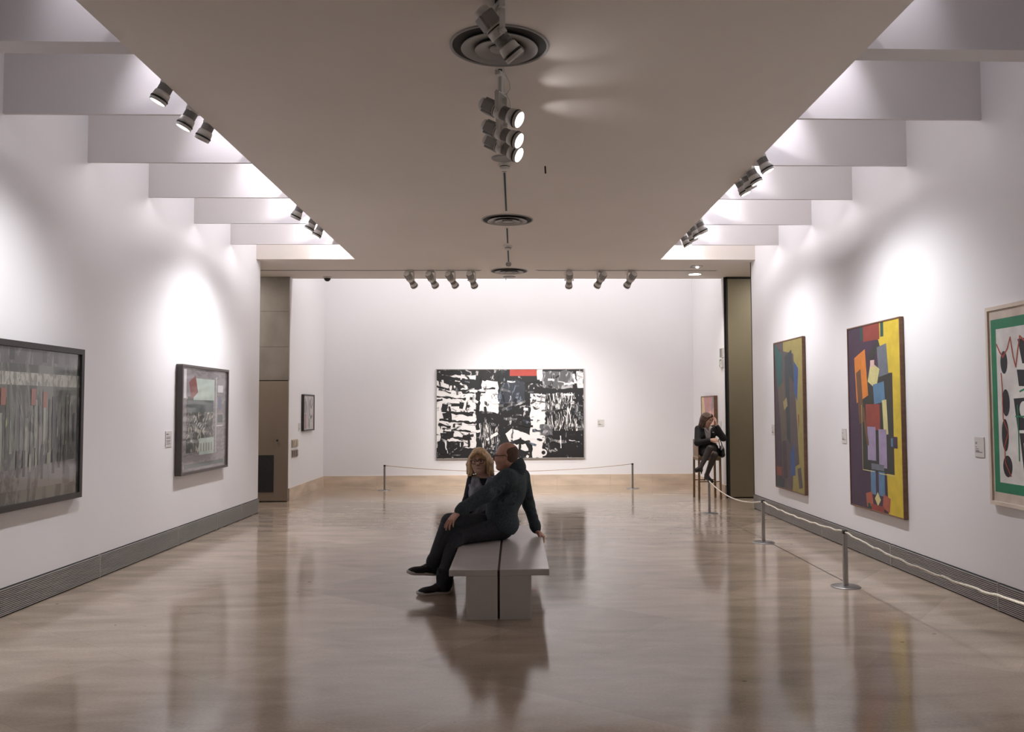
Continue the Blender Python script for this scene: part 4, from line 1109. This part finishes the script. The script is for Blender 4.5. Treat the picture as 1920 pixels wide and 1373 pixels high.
BENCH_Z = 0.367

# ---- the man on the bench ------------------------------------------------------
O = V(-0.13, 7.80, BENCH_Z)
man = thing('person', 'bald man with glasses in dark slate sweater, seated cross-legged on the bench', 'person', O, 0, 'couple on the bench')
Lh, Rh = V(-.185, 7.715, .470), V(-.180, 7.895, .475)
Lk, Rk = V(-.515, 7.455, .440), V(-.572, 7.500, .562)
La, Ra = V(-.600, 7.245, .115), V(-.700, 7.365, .205)
Ls, Rs = V(-.085, 7.685, .925), V(.060, 8.035, .905)
Le, Lw = V(-.255, 7.505, .800), V(-.478, 7.400, .672)
Re, Rw = V(.122, 8.120, .640), V(.190, 7.985, .425)
nk = V(-.020, 7.865, .985)
hm = Head(V(-.088, 7.805, 1.115), (-1, .20, -.06), (-.10, .0, 1), 1.0)
lat = unit(Rs - Ls)
spine = unit(nk - V(-.12, 7.82, .50)); dep = unit(np.cross(lat, spine))
def man_torso(C, g=0.0):
    C.ell(V(-.135, 7.81, .505), (.150 + g, .185 + g, .135 + g), None, .05)
    C.ell(V(-.125, 7.805, .640), (.145 + g, .180 + g, .165 + g), None, .06)
    C.ell(V(-.035, 7.85, .800), (.190 + g, .190 + g, .122 + g), [lat, spine, dep], .06)
    C.cap(Ls + V(.02, .02, 0), Rs + V(-.02, -.02, 0), .070 + g, None, .06)
    return C
body = Clay()
hm.clay(body, heavy=1.0, nose=1.1)
body.cap(hm.p(0, -.03, -.07), nk + V(0, 0, -.05), .060, .066, .03)
man_torso(body, -.022)
for s, e, w in ((Ls, Le, Lw), (Rs, Re, Rw)): body.chain([s, e, w], [.052, .042, .029], .03)
for a, k_, b in ((Lh, Lk, La), (Rh, Rk, Ra)): body.chain([a, k_, b], [.075, .055, .036], .03)
for a, t_ in ((La, V(-.70, 7.225, .055)), (Ra, V(-.79, 7.325, .195))): body.cap(a + V(0, 0, -.03), t_, .026, .016, .03)
hand(body, Lw + V(-.012, -.004, -.010), (-.55, -.42, -.62), (-.52, -.50, .62), 1, 1.0, (.15, .25, .2), .16, .6)
hand(body, Rw + V(.004, -.006, -.012), (.62, -.32, -.50), (.55, -.1, .75), 1, .98, (.75, .75, .3), .05, .5)
body.cut(V(0, 0, BENCH_Z + .003), (0, 0, -1)) if False else None
body.build('body', skinset('skin_man', 'brow_grey'), man, h=.0042, pick=hm.pick(), origin=O)

sw = Clay()
man_torso(sw, 0.0)
sw.chain([Ls, Le], [.083, .068], .05); sw.chain([Le, Le * .12 + Lw * .88, Lw + (Lw - Le) * .02], [.067, .052, .043], .03)
sw.chain([Rs, Re], [.074, .056], .05); sw.chain([Re, Re * .12 + Rw * .88, Rw], [.055, .047, .041], .03)
for t_ in (.25, .45, .62):                                     # sleeve and side folds
    p = Ls * (1 - t_) + Le * t_
    sw.cap(p + V(.06, -.055, -.02), p + V(.03, -.02, -.075), .010, .006, .02)
for a, b in ((V(-.16, 7.61, .70), V(.00, 7.685, .765)), (V(-.20, 7.62, .655), V(-.01, 7.675, .70)), (V(-.10, 7.625, .745), V(.03, 7.725, .825))):
    sw.cap(a, b, .016, .010, .03)
for i, t_ in enumerate((.25, .5, .75)):
    q = Rs * (1 - t_) + Re * t_; sw.cap(q + V(.035, -.035, .01), q + V(.045, .02, -.03), .018, .012, .02)
    q = Re * (1 - t_) + Rw * t_; sw.cap(q + V(.030, -.025, .01), q + V(.035, .025, -.02), .018, .012, .02)
sw.ell(V(-.128, 7.81, .500), (.160, .192, .120), None, .03)
sw.cut(V(-.16, 7.66, .472), (-.44, 0, -.90), .004)                               # hem
sw.cap(V(-.022, 7.850, .990), V(-.040, 7.815, 1.090), .104, .083, .012)          # shawl collar, folded over
sw.cap(V(-.008, 7.845, 1.005), V(-.014, 7.840, 1.026), .106, .102, .002)
sw.cut(V(.035, 7.82, 1.090), (-.52, 0, .86), .006)
sw.build('sweater', M['sweater'], man, h=.0055, origin=O)

je = Clay()
je.ell(V(-.140, 7.805, .470), (.130, .172, .112), None, .04)
je.chain([Lh + V(.01, 0, -.005), Lk, La + V(.0, 0, .03)], [.092, .070, .060], .02)
je.chain([Rh + V(.01, 0, .01), Rk, Ra + V(.0, 0, .03)], [.094, .078, .058], .006)
je.cap(La + V(.0, 0, .055), La + V(.004, 0, -.03), .064, .068, .02); je.cap(Ra + V(.0, 0, .05), Ra + V(.01, .01, -.005), .060, .064, .02)
for a, b in ((Lk + V(.05, -.060, .03), Lk + V(-.02, -.062, -.03)), (Lk + V(.01, -.062, -.09), Lk + V(-.04, -.058, -.06)), (Rk + V(.09, -.06, .05), Rk + V(.0, -.085, -.01)), (La + V(-.05, -.045, .10), La + V(.04, -.055, .07)), (La + V(-.04, -.05, .05), La + V(.045, -.05, .03)), (Rk + V(-.07, -.03, -.06), Rk + V(-.03, -.075, -.10))):
    je.cap(a, b, .010, .007, .02)
je.cut(La + V(0, 0, -.030), unit(La - Lk), .004) if False else None
def flat_seat(D, ax):
    X = ax[0][:, None, None]; Z = ax[2][None, None, :]
    d = np.where(X > -.50, BENCH_Z + .0015 - Z, -1.0).astype(np.float32) + 0 * D
    return np.maximum(D, d)
je.fn(flat_seat)
je.build('jeans', M['jeans'], man, h=.0055, origin=O)
shoe(man, (-.548, 7.262, .0), (-.815, 7.205, .0), (0, 0, 1), .285, .098, M['shoe_black'], M['sole'], origin=O)
shoe(man, (-.668, 7.392, .128), (-.905, 7.270, .162), (.16, 0, 1), .285, .098, M['shoe_black'], M['sole'], origin=O)
glasses(hm, M['glass_frame'], man, O)
face_lines(hm, M['lips'], M['brow_grey'], man, O, 0)
hr = Clay()                                                    # cropped fringe round the back and sides
hr.ell(hm.p(0, -.020, .030), (.0795, .1005, .086), hm.A, .01)
hr.ell(hm.p(0, -.045, -.035), (.062, .058, .055), hm.A, .03)
hr.cut(hm.p(0, -.012, .0), hm.f * .96 + hm.u * .28, .006)
hr.cut(hm.p(0, -.06, .088), hm.u * .9 + hm.f * .35, .02)
hr.cut(hm.p(0, 0, -.062), -hm.u, .006)
for q in (-1, 1): hr.ell(hm.p(q * .085, -.012, -.005), (.022, .030, .040), hm.A, .006, '-')
hr.build('hair', M['hair_grey'], man, h=.004, origin=O)

# ---- the woman beside him -----------------------------------------------------
O = V(-.32, 8.15, BENCH_Z)
wom = thing('person', 'blond woman with dark glasses and grey knit vest, looking out past the seated man', 'person', O, 0, 'couple on the bench')
hw = Head(V(-.338, 8.035, 1.062), (-.13, -1, -.06), (-.06, .02, 1), .93)
nk = V(-.300, 8.075, .915)
Ls, Rs = V(-.150, 8.055, .868), V(-.400, 8.075, .872)
Le, Lw = V(-.120, 7.98, .640), V(-.30, 7.93, .56)
Re, Rw = V(-.448, 8.03, .670), V(-.45, 7.93, .50)
Lh, Rh = V(-.235, 8.09, .455), V(-.385, 8.13, .455)
Lk, Rk = V(-.585, 7.82, .440), V(-.600, 7.96, .440)
La, Ra = V(-.600, 7.865, .085), V(-.615, 8.00, .085)
def wom_torso(C, g=0.0):
    C.ell(V(-.305, 8.13, .500), (.165 + g, .130 + g, .130 + g), None, .05)
    C.ell(V(-.300, 8.105, .640), (.140 + g, .105 + g, .16 + g), None, .05)
    C.ell(V(-.292, 8.075, .775), (.150 + g, .105 + g, .13 + g), None, .05)
    for q in (-.068, .062): C.ell(V(-.295 + q, 7.995, .755), (.060 + g, .050 + g, .058 + g), None, .04)
    C.cap(Ls + V(-.03, 0, 0), Rs + V(.03, 0, 0), .052 + g, None, .05)
    return C
body = Clay(); hw.clay(body)
body.cap(hw.p(0, -.025, -.06), nk + V(0, 0, -.06), .046, .052, .03)
wom_torso(body, -.014)
for s, e, w in ((Ls, Le, Lw), (Rs, Re, Rw)): body.chain([s, e, w], [.042, .034, .025], .03)
for a, k_, b in ((Lh, Lk, La), (Rh, Rk, Ra)): body.chain([a, k_, b], [.070, .048, .032], .03); body.cap(b + V(0, 0, -.03), b + V(-.03, -.13, -.05), .026, .022, .02)
hand(body, Lw, (-.8, -.1, -.2), (0, -.4, .9), -1, .88); hand(body, Rw, (-.5, -.7, -.25), (-.2, -.2, .9), -1, .88)
body.build('body', skinset('skin_woman', 'brow_brown'), wom, h=.0042, pick=hw.pick(), origin=O)
c = Clay(); wom_torso(c, .002)
for s, e, w in ((Ls, Le, Lw), (Rs, Re, Rw)): c.chain([s, e, w], [.058, .048, .036], .03)
c.cap(nk + V(0, -.005, -.05), nk + V(-.003, -.012, .004), .074, .058, .02)
c.cut(nk + V(0, -.01, .0), (0, -.35, 1), .004)
c.cut(V(0, 0, BENCH_Z + .05), (0, 0, -1), .004)
c.build('jersey', M['navy'], wom, h=.0055, origin=O)
c = Clay(); wom_torso(c, .014)
c.cap(nk + V(.035, -.02, -.045), nk + V(.085, -.005, -.05), .050, .045, .03); c.cap(nk + V(-.035, -.02, -.045), nk + V(-.085, -.005, -.05), .050, .045, .03)
for q in (-1, 1):                                              # neck edge and cable ridges
    c.cap(nk + V(q * .055, -.055, -.035), nk + V(q * .008, -.118, -.135), .016, .014, .012)
    for k in (1, 2): c.cap(nk + V(q * (.055 + .038 * k), -.07, -.06 - .01 * k), nk + V(q * (.020 + .034 * k), -.118, -.165), .010, .009, .014)
c.cap(nk + V(0, -.16, .0), nk + V(0, -.13, -.10), .040, .008, .006, '-')
for q in (Ls, Rs): c.cap(q + V(.045 * (1 if q is Ls else -1), 0, .02), q + V(.06 * (1 if q is Ls else -1), 0, -.10), .055, .055, .006, '-')
c.cut(V(0, 0, BENCH_Z + .10), (0, 0, -1), .004)
c.cap(nk + V(-.0, -.070, .03), nk + V(-.0, -.125, -.105), .052, .010, .003, '-')
c.cut(nk + V(0, -.02, -.002), (0, -.12, 1), .006)
c.build('knit_vest', M['vest'], wom, h=.005, origin=O)
c = Clay(); c.ell(V(-.305, 8.13, .470), (.168, .132, .105), None, .04)
for a, k_, b in ((Lh, Lk, La), (Rh, Rk, Ra)): c.chain([a, k_, b + V(0, 0, .01)], [.086, .066, .050], .03)
c.fn(flat_seat)
c.build('trousers', M['navy'], wom, h=.006, origin=O)
for b in (La, Ra): shoe(wom, b + V(.012, .03, -.085), b + V(-.05, -.20, -.085), (0, 0, 1), .235, .085, M['shoe_black'], M['shoe_black'], origin=O, sole_t=.02)
glasses(hw, M['glass_frame'], wom, O, .0285, .0195, .106)
face_lines(hw, M['lips'], M['brow_brown'], wom, O, .006)
def bob(C, hd, length, flick, seed, n=46, fr=.052, top=.0, wave=.012, part=.012):
    r = random.Random(seed)
    C.ell(hd.p(0, -.022, .040), V(.088, .108, .092) * hd.s, hd.A, .01)
    for i in range(n):
        a = -2.35 + 4.7 * i / (n - 1)                         # 0 = back of the head
        x, y = math.sin(a), -math.cos(a)
        front = max(0, y)
        ln = length * (1 - .10 * front) + r.uniform(-.018, .018)
        p0 = hd.p(x * .050 + part, y * .060 - .018, .092); p1 = hd.p(x * .090, y * .100 - .024, .035)
        out = 1.06 + flick * .4
        p2 = hd.p(x * .096 * out + r.uniform(-1, 1) * wave * .5, y * .092 - .026, -.035)
        p3 = hd.p(x * (.092 + flick * .05) + r.uniform(-1, 1) * wave, y * .086 - .022 + r.uniform(-1, 1) * wave * .6, -ln * .75)
        p4 = hd.p(x * (.086 + flick * .09) + r.uniform(-1, 1) * wave * 1.6, y * .080 - .018 + r.uniform(-1, 1) * wave, -ln)
        C.chain([p0, p1, p2, p3, p4], [.016 * hd.s, .019 * hd.s, .018 * hd.s, .015 * hd.s, .006 * hd.s], .008 * hd.s)
    # clear the face
    C.ell(hd.p(0, .105, -.035), V(.060, .075, .105) * hd.s, hd.A, .008, '-')
    C.ell(hd.p(0, .120, -.090), V(.052, .075, .085) * hd.s, hd.A, .008, '-')
    return C
h_ = Clay(); bob(h_, hw, .148, .45, 3, wave=.015, part=0)
for q in ((-.012, .072, .105, .070, .070, .045), (.006, .078, .100, -.070, .062, .030), (.018, .074, .102, -.082, .040, -.010)):
    h_.chain([hw.p(q[0], q[1] - .02, q[2]), hw.p((q[0] + q[3]) / 2, .086, .080), hw.p(q[3], q[4], q[5])], [.016, .017, .013], .01)
h_.build('hair', M['hair_blond'], wom, h=.004, origin=O)

# ---- the guard on the stool ----------------------------------------------------
SEAT = .722
O = V(3.27, 14.50, SEAT)
gd = thing('person', 'brown haired guard in black jacket and skirt on the tall stool, hand at ear', 'person', O)
hg = Head(V(3.232, 14.34, 1.345), (.62, -.70, -.34), (.12, .05, 1), .93)
nk = V(3.222, 14.39, 1.215)
Rs, Ls = V(3.090, 14.375, 1.180), V(3.380, 14.42, 1.190)
Re, Rw = V(3.045, 14.25, .955), V(3.235, 14.11, 1.000)
Le, Lw = V(3.485, 14.25, 1.030), V(3.362, 14.22, 1.240)
Lh, Rh = V(3.345, 14.45, .800), V(3.195, 14.45, .805)
# her left leg crosses on top
Tk, Ta = V(3.205, 14.05, .865), V(3.035, 13.985, .560)
Bk, Ba = V(3.285, 14.06, .760), V(3.165, 14.130, .425)
def gd_torso(C, g=0.0):
    C.ell(V(3.275, 14.47, .830), (.150 + g, .130 + g, .115 + g), None, .05)
    C.ell(V(3.255, 14.45, .950), (.125 + g, .100 + g, .14 + g), None, .05)
    C.ell(V(3.235, 14.42, 1.085), (.140 + g, .098 + g, .12 + g), None, .05)
    for q in (-.062, .065): C.ell(V(3.235 + q, 14.345, 1.065), (.055 + g, .048 + g, .055 + g), None, .04)
    C.cap(Ls + V(-.03, 0, 0), Rs + V(.03, 0, 0), .050 + g, None, .05)
    return C
body = Clay(); hg.clay(body)
body.cap(hg.p(0, -.025, -.06), nk + V(0, 0, -.06), .044, .050, .03)
gd_torso(body, -.012)
for s, e, w in ((Ls, Le, Lw), (Rs, Re, Rw)): body.chain([s, e, w], [.040, .034, .025], .03)
for a, k_, b in ((Lh, Tk, Ta), (Rh, Bk, Ba)): body.chain([a, k_, k_ * .62 + b * .38, b], [.070, .050, .044, .030], .03)
body.cap(Ta + V(-.004, 0, -.02), V(2.95, 13.955, .525), .026, .022, .02); body.cap(Ba + V(.0, 0, -.02), V(3.225, 14.075, .335), .026, .022, .02)
hand(body, Rw, (.95, -.12, .10), (.1, -.75, .65), 1, .92, (.35, .5, .4), .08, .5)
hand(body, Lw, (-.14, -.05, 1.0), (.72, -.55, .2), 1, .92, (.30, .55, .5), .08, .5)
body.build('body', skinset('skin_guard', 'brow_brown'), gd, h=.0045, pick=hg.pick(), origin=O)
c = Clay(); gd_torso(c, .002)
for q in (-1, 1): c.cap(nk + V(.015 + q * .045, -.05, -.015), nk + V(.02 + q * .012, -.105, -.085), .022, .012, .012)
c.cap(nk + V(.01, -.10, .03), nk + V(.015, -.085, -.06), .030, .008, .004, '-')
c.cut(V(0, 0, .86), (0, 0, -1), .004); c.cut(nk + V(0, 0, .004), (0, -.25, 1), .006)
c.build('shirt', M['shirt'], gd, h=.005, origin=O)
c = Clay(); gd_torso(c, .016)
for q in (-1, 1): c.cap(nk + V(q * .07, -.02, -.035), nk + V(q * .05, -.10, -.14), .026, .018, .012)
for q in (-1, 1): c.cap(V(3.28 + q * .085, 14.40, .86), V(3.28 + q * .105, 14.37, .775), .066, .056, .03)
def lapel(D, ax):
    X = ax[0][:, None, None]; Y = ax[1][None, :, None]; Z = ax[2][None, None, :]
    wd = np.clip((Z - .985) / .22, 0, 1) * .026 + .034
    d = np.maximum(np.abs(X - 3.236) - wd, np.maximum(Y - 14.39, .985 - Z))
    return np.maximum(D, -d.astype(np.float32) + 0 * D)
c.fn(lapel)
c.cut(nk + V(0, 0, -.004), (0, -.35, 1), .006); c.cut(V(0, 0, .752), (0, 0, -1), .004)
for s, e, w in ((Ls, Le, Lw), (Rs, Re, Rw)): c.chain([s, e], [.062, .054], .035); c.chain([e, e * .1 + w * .9], [.053, .040], .025)
c.build('jacket', M['black_cloth'], gd, h=.005, origin=O)
o = MB().box(-.014, .014, -.004, .004, -.008, .008, 0, .002).build('badge', M['silver'], gd); o.location = V(3.325, 14.295, 1.125) - O
c = Clay(); c.ell(V(3.275, 14.47, .822), (.168, .142, .095), None, .04)
c.chain([Lh + V(.0, 0, .01), Lh * .30 + Tk * .70], [.095, .076], .03); c.chain([Rh, Rh * .28 + Bk * .72], [.095, .074], .03)
c.cap(V(3.165, 14.40, .790), V(3.40, 14.40, .790), .070, .070, .04)
c.cut(V(3.25, 14.13, .8), (0, -1, .15), .006)
def seat_cut(D, ax):
    Z = ax[2][None, None, :]
    return np.maximum(D, (SEAT + .002 - Z).astype(np.float32) + 0 * D)
c.fn(seat_cut)
c.build('skirt', M['skirt_cloth'], gd, h=.005, origin=O)
c = Clay()
for a, k_, b in ((Lh, Tk, Ta), (Rh, Bk, Ba)): c.chain([a * .92 + k_ * .08, k_ * .75 + a * .25, k_, k_ * .62 + b * .38, b], [.074, .066, .056, .049, .034], .012)
c.cap(Ta, V(2.955, 13.955, .527), .033, .027, .02); c.cap(Ba, V(3.220, 14.080, .340), .033, .027, .02)
c.cap(Ta, Ta + V(.012, .012, -.045), .032, .029, .01); c.cap(Ba, Ba + V(-.010, .010, -.040), .032, .029, .01)
c.build('tights', M['tights'], gd, h=.0045, origin=O)
def pump(heel, toe, up):
    heel = np.asarray(heel, float); d = np.asarray(toe, float) - heel; L_ = np.linalg.norm(d); d = d / L_; up = unit(np.asarray(up, float) - np.dot(up, d) * d); r = np.cross(d, up)
    C = Clay()
    C.chain([heel + up * .012, heel + d * L_ * .5 + up * .004, heel + d * L_ * .80, heel + d * L_], [.031, .030, .033, .014], .02)
    C.cap(heel + up * .004 - d * .012, heel - up * .055 - d * .004, .016, .007, .015)
    C.cap(heel + up * .062 + d * .02, heel + d * L_ * .5 + up * .055, .026, .026, .012, '-')
    o = C.build('shoe', M['patent'], gd, h=.0045, origin=O); o['label'] = 'shiny black heeled shoe'
    return o
pump(Ta + V(.010, .012, -.052), (2.930, 13.950, .520), (-.25, .05, 1))
pump(Ba + V(-.012, .012, -.045), (3.245, 14.055, .318), (.4, -.3, 1))
hg_ = Head(hg.c, hg.f, (.12, .05, 1), .86)
h_ = Clay(); bob(h_, hg_, .185, .02, 9, wave=.010, part=0)
h_.chain([hg.p(.0, .06, .105), hg.p(-.05, .078, .06), hg.p(-.078, .055, -.02)], [.018, .018, .014], .01)
h_.chain([hg.p(.0, .06, .105), hg.p(.055, .072, .06), hg.p(.080, .045, -.02)], [.018, .018, .014], .01)
h_.build('hair', M['hair_brown'], gd, h=.0045, origin=O)

face_lines(hg, M['lips'], M['brow_brown'], gd, V(3.27, 14.50, SEAT), .001)
# handbag at her hip
O = V(3.475, 14.36, .722)
bag = thing('handbag', 'black shoulder bag hanging at the seated guard hip', 'handbag', O)
C = Clay(); C.ell(V(3.480, 14.36, .80), (.045, .10, .105), None, .02); C.cap(V(3.478, 14.28, .745), V(3.478, 14.44, .745), .038, .038, .03)
C.build('bag_body', M['leather'], bag, h=.006, origin=O)
MB().tube([(0, -.07, .14), (-.012, -.06, .22), (-.03, -.01, .30), (-.035, .04, .27), (-.01, .07, .14)], .008, 8).build('strap', M['leather'], bag)
MB().box(-.030, .012, -.085, -.072, .105, .185, 0, .003).build('folded_paper', M['card'], bag, 'pale folded paper tucked in the top')
# ------------------------------------------------------------------ light
def area(name, loc, target, sx, sy, power, color, spread=180):
    li = bpy.data.lights.new(name, 'AREA'); li.shape = 'RECTANGLE'; li.size = sx; li.size_y = sy
    li.energy = power; li.color = color; li.spread = math.radians(spread)
    o = bpy.data.objects.new(name, li); COL.objects.link(o)
    o.location = loc
    o.rotation_euler = (Vector(target) - Vector(loc)).to_track_quat('-Z', 'Y').to_euler()
    return o
# fluorescent strips lying on top of the ceiling panel, one per bay of the light wells
edges = [1.3, 2.6, 3.89] + [5.36] + BEAMS[1:] + [12.789]
WP = [0.6, 0.8, 1.0, 2.0, 3.8, 7, 10, 12, 13]
SP = [20, 30, 75, 85, 95, 110, 125, 140, 140]
for (a, b), p, sp in zip(zip(edges[:-1], edges[1:]), WP, SP):
    ym = (a + b) / 2
    for s, xe in ((-1, PL), (1, PR)):
        area('well_lamp', (xe - s * 0.13, ym, ZC + 0.34), (xe + s * 1.2, ym, ZC + 0.10), 1.0, 0.06, p * 1.35, (1.0, 0.95, 0.98), 170)
        li = bpy.data.lights.new('slot_lamp', 'SPOT'); li.energy = sp; li.spot_size = math.radians(52); li.spot_blend = 1.0; li.color = (0.93, 0.90, 1.0); li.shadow_soft_size = 0.05
        lo = bpy.data.objects.new('slot_lamp', li); COL.objects.link(lo); lo.location = (xe + s * 0.14, b - 0.36, ZC + 1.15)
        lo.rotation_euler = (Vector((xe + s * 0.19, b + 0.02, ZC + 0.18)) - lo.location).to_track_quat('-Z', 'Y').to_euler()
# strip lamps over the rear bay
area('rear_lamp', (0, 14.95, 5.5), (0, 16.8, 1.6), 6.5, 0.2, 118, (1.0, 0.97, 0.97))
# unseen fill lamps, added to brighten the near walls
for s, xe in ((-1, PL), (1, PR)):
    for yy, pw in ((4.9, 7 if s < 0 else 2.5), (3.4, 5 if s < 0 else 2)):
        li = bpy.data.lights.new('near_wall_fill', 'SPOT'); li.energy = pw; li.spot_size = math.radians(130); li.spot_blend = 1.0; li.color = (0.95, 0.965, 1.0); li.shadow_soft_size = 0.05
        lo = bpy.data.objects.new('near_wall_fill', li); COL.objects.link(lo); lo.location = (xe + s * 0.10, yy, ZC + 0.0)
        lo.rotation_euler = Vector((s * 1.4, 0.0, -1.9)).to_track_quat('-Z', 'Y').to_euler()
# unseen fill added to brighten the two side passages, then the round downlight's bulb
area('passage_fill', (-5.0, 13.6, ZC - 0.03), (-5.0, 13.9, 0), 0.5, 0.3, 30, (1.0, 0.93, 0.86))
area('passage_fill', (4.6, 13.6, ZC - 0.03), (4.6, 13.9, 0), 0.5, 0.3, 34, (1.0, 0.93, 0.82))
dl_ = bpy.data.lights.new('downlight_bulb', 'SPOT'); dl_.energy = 90; dl_.spot_size = math.radians(110); dl_.spot_blend = 0.8; dl_.color = (1.0, 0.93, 0.84); dl_.shadow_soft_size = 0.09
dlo = bpy.data.objects.new('downlight_bulb', dl_); COL.objects.link(dlo); dlo.location = (3.02, 14.16, ZC - 0.03)
# world: the building is closed, only a breath of ambient
w = bpy.data.worlds.new('World'); SC.world = w; w.use_nodes = True
w.node_tree.nodes['Background'].inputs[0].default_value = (0.9, 0.9, 1.0, 1)
w.node_tree.nodes['Background'].inputs[1].default_value = 0.02

# ------------------------------------------------------------------ camera
cam = bpy.data.cameras.new('camera'); co = bpy.data.objects.new('camera', cam); COL.objects.link(co)
F, PITCH, YAW, ROLL, CX, HC = 1601.0, 0.0490, -0.0321, -0.0046, 1017.34, 1.55
cam.sensor_width = 36.0; cam.sensor_fit = 'HORIZONTAL'
cam.lens = 36.0 * F / 1920.0
cam.shift_x = -(CX - 960.0) / 1920.0
cam.clip_start = 0.05; cam.clip_end = 100
co.matrix_world = Matrix.Translation((0, 0, HC)) @ Matrix.Rotation(YAW, 4, 'Z') @ Matrix.Rotation(PI / 2 + PITCH, 4, 'X') @ Matrix.Rotation(ROLL, 4, 'Z')
SC.camera = co

SC.view_settings.view_transform = 'Standard'
SC.view_settings.look = 'None'
SC.view_settings.gamma = 1.0
SC.view_settings.use_curve_mapping = False
SC.view_settings.exposure = 0.06
SC.cycles.use_denoising = True
try: SC.cycles.denoiser = 'OPENIMAGEDENOISE'
except Exception: pass
SC.cycles.max_bounces = 7
SC.cycles.diffuse_bounces = 5
SC.cycles.use_adaptive_sampling = True
SC.cycles.adaptive_threshold = 0.04
SC.cycles.sample_clamp_indirect = 6.0
SC.cycles.caustics_reflective = False
SC.cycles.caustics_refractive = False
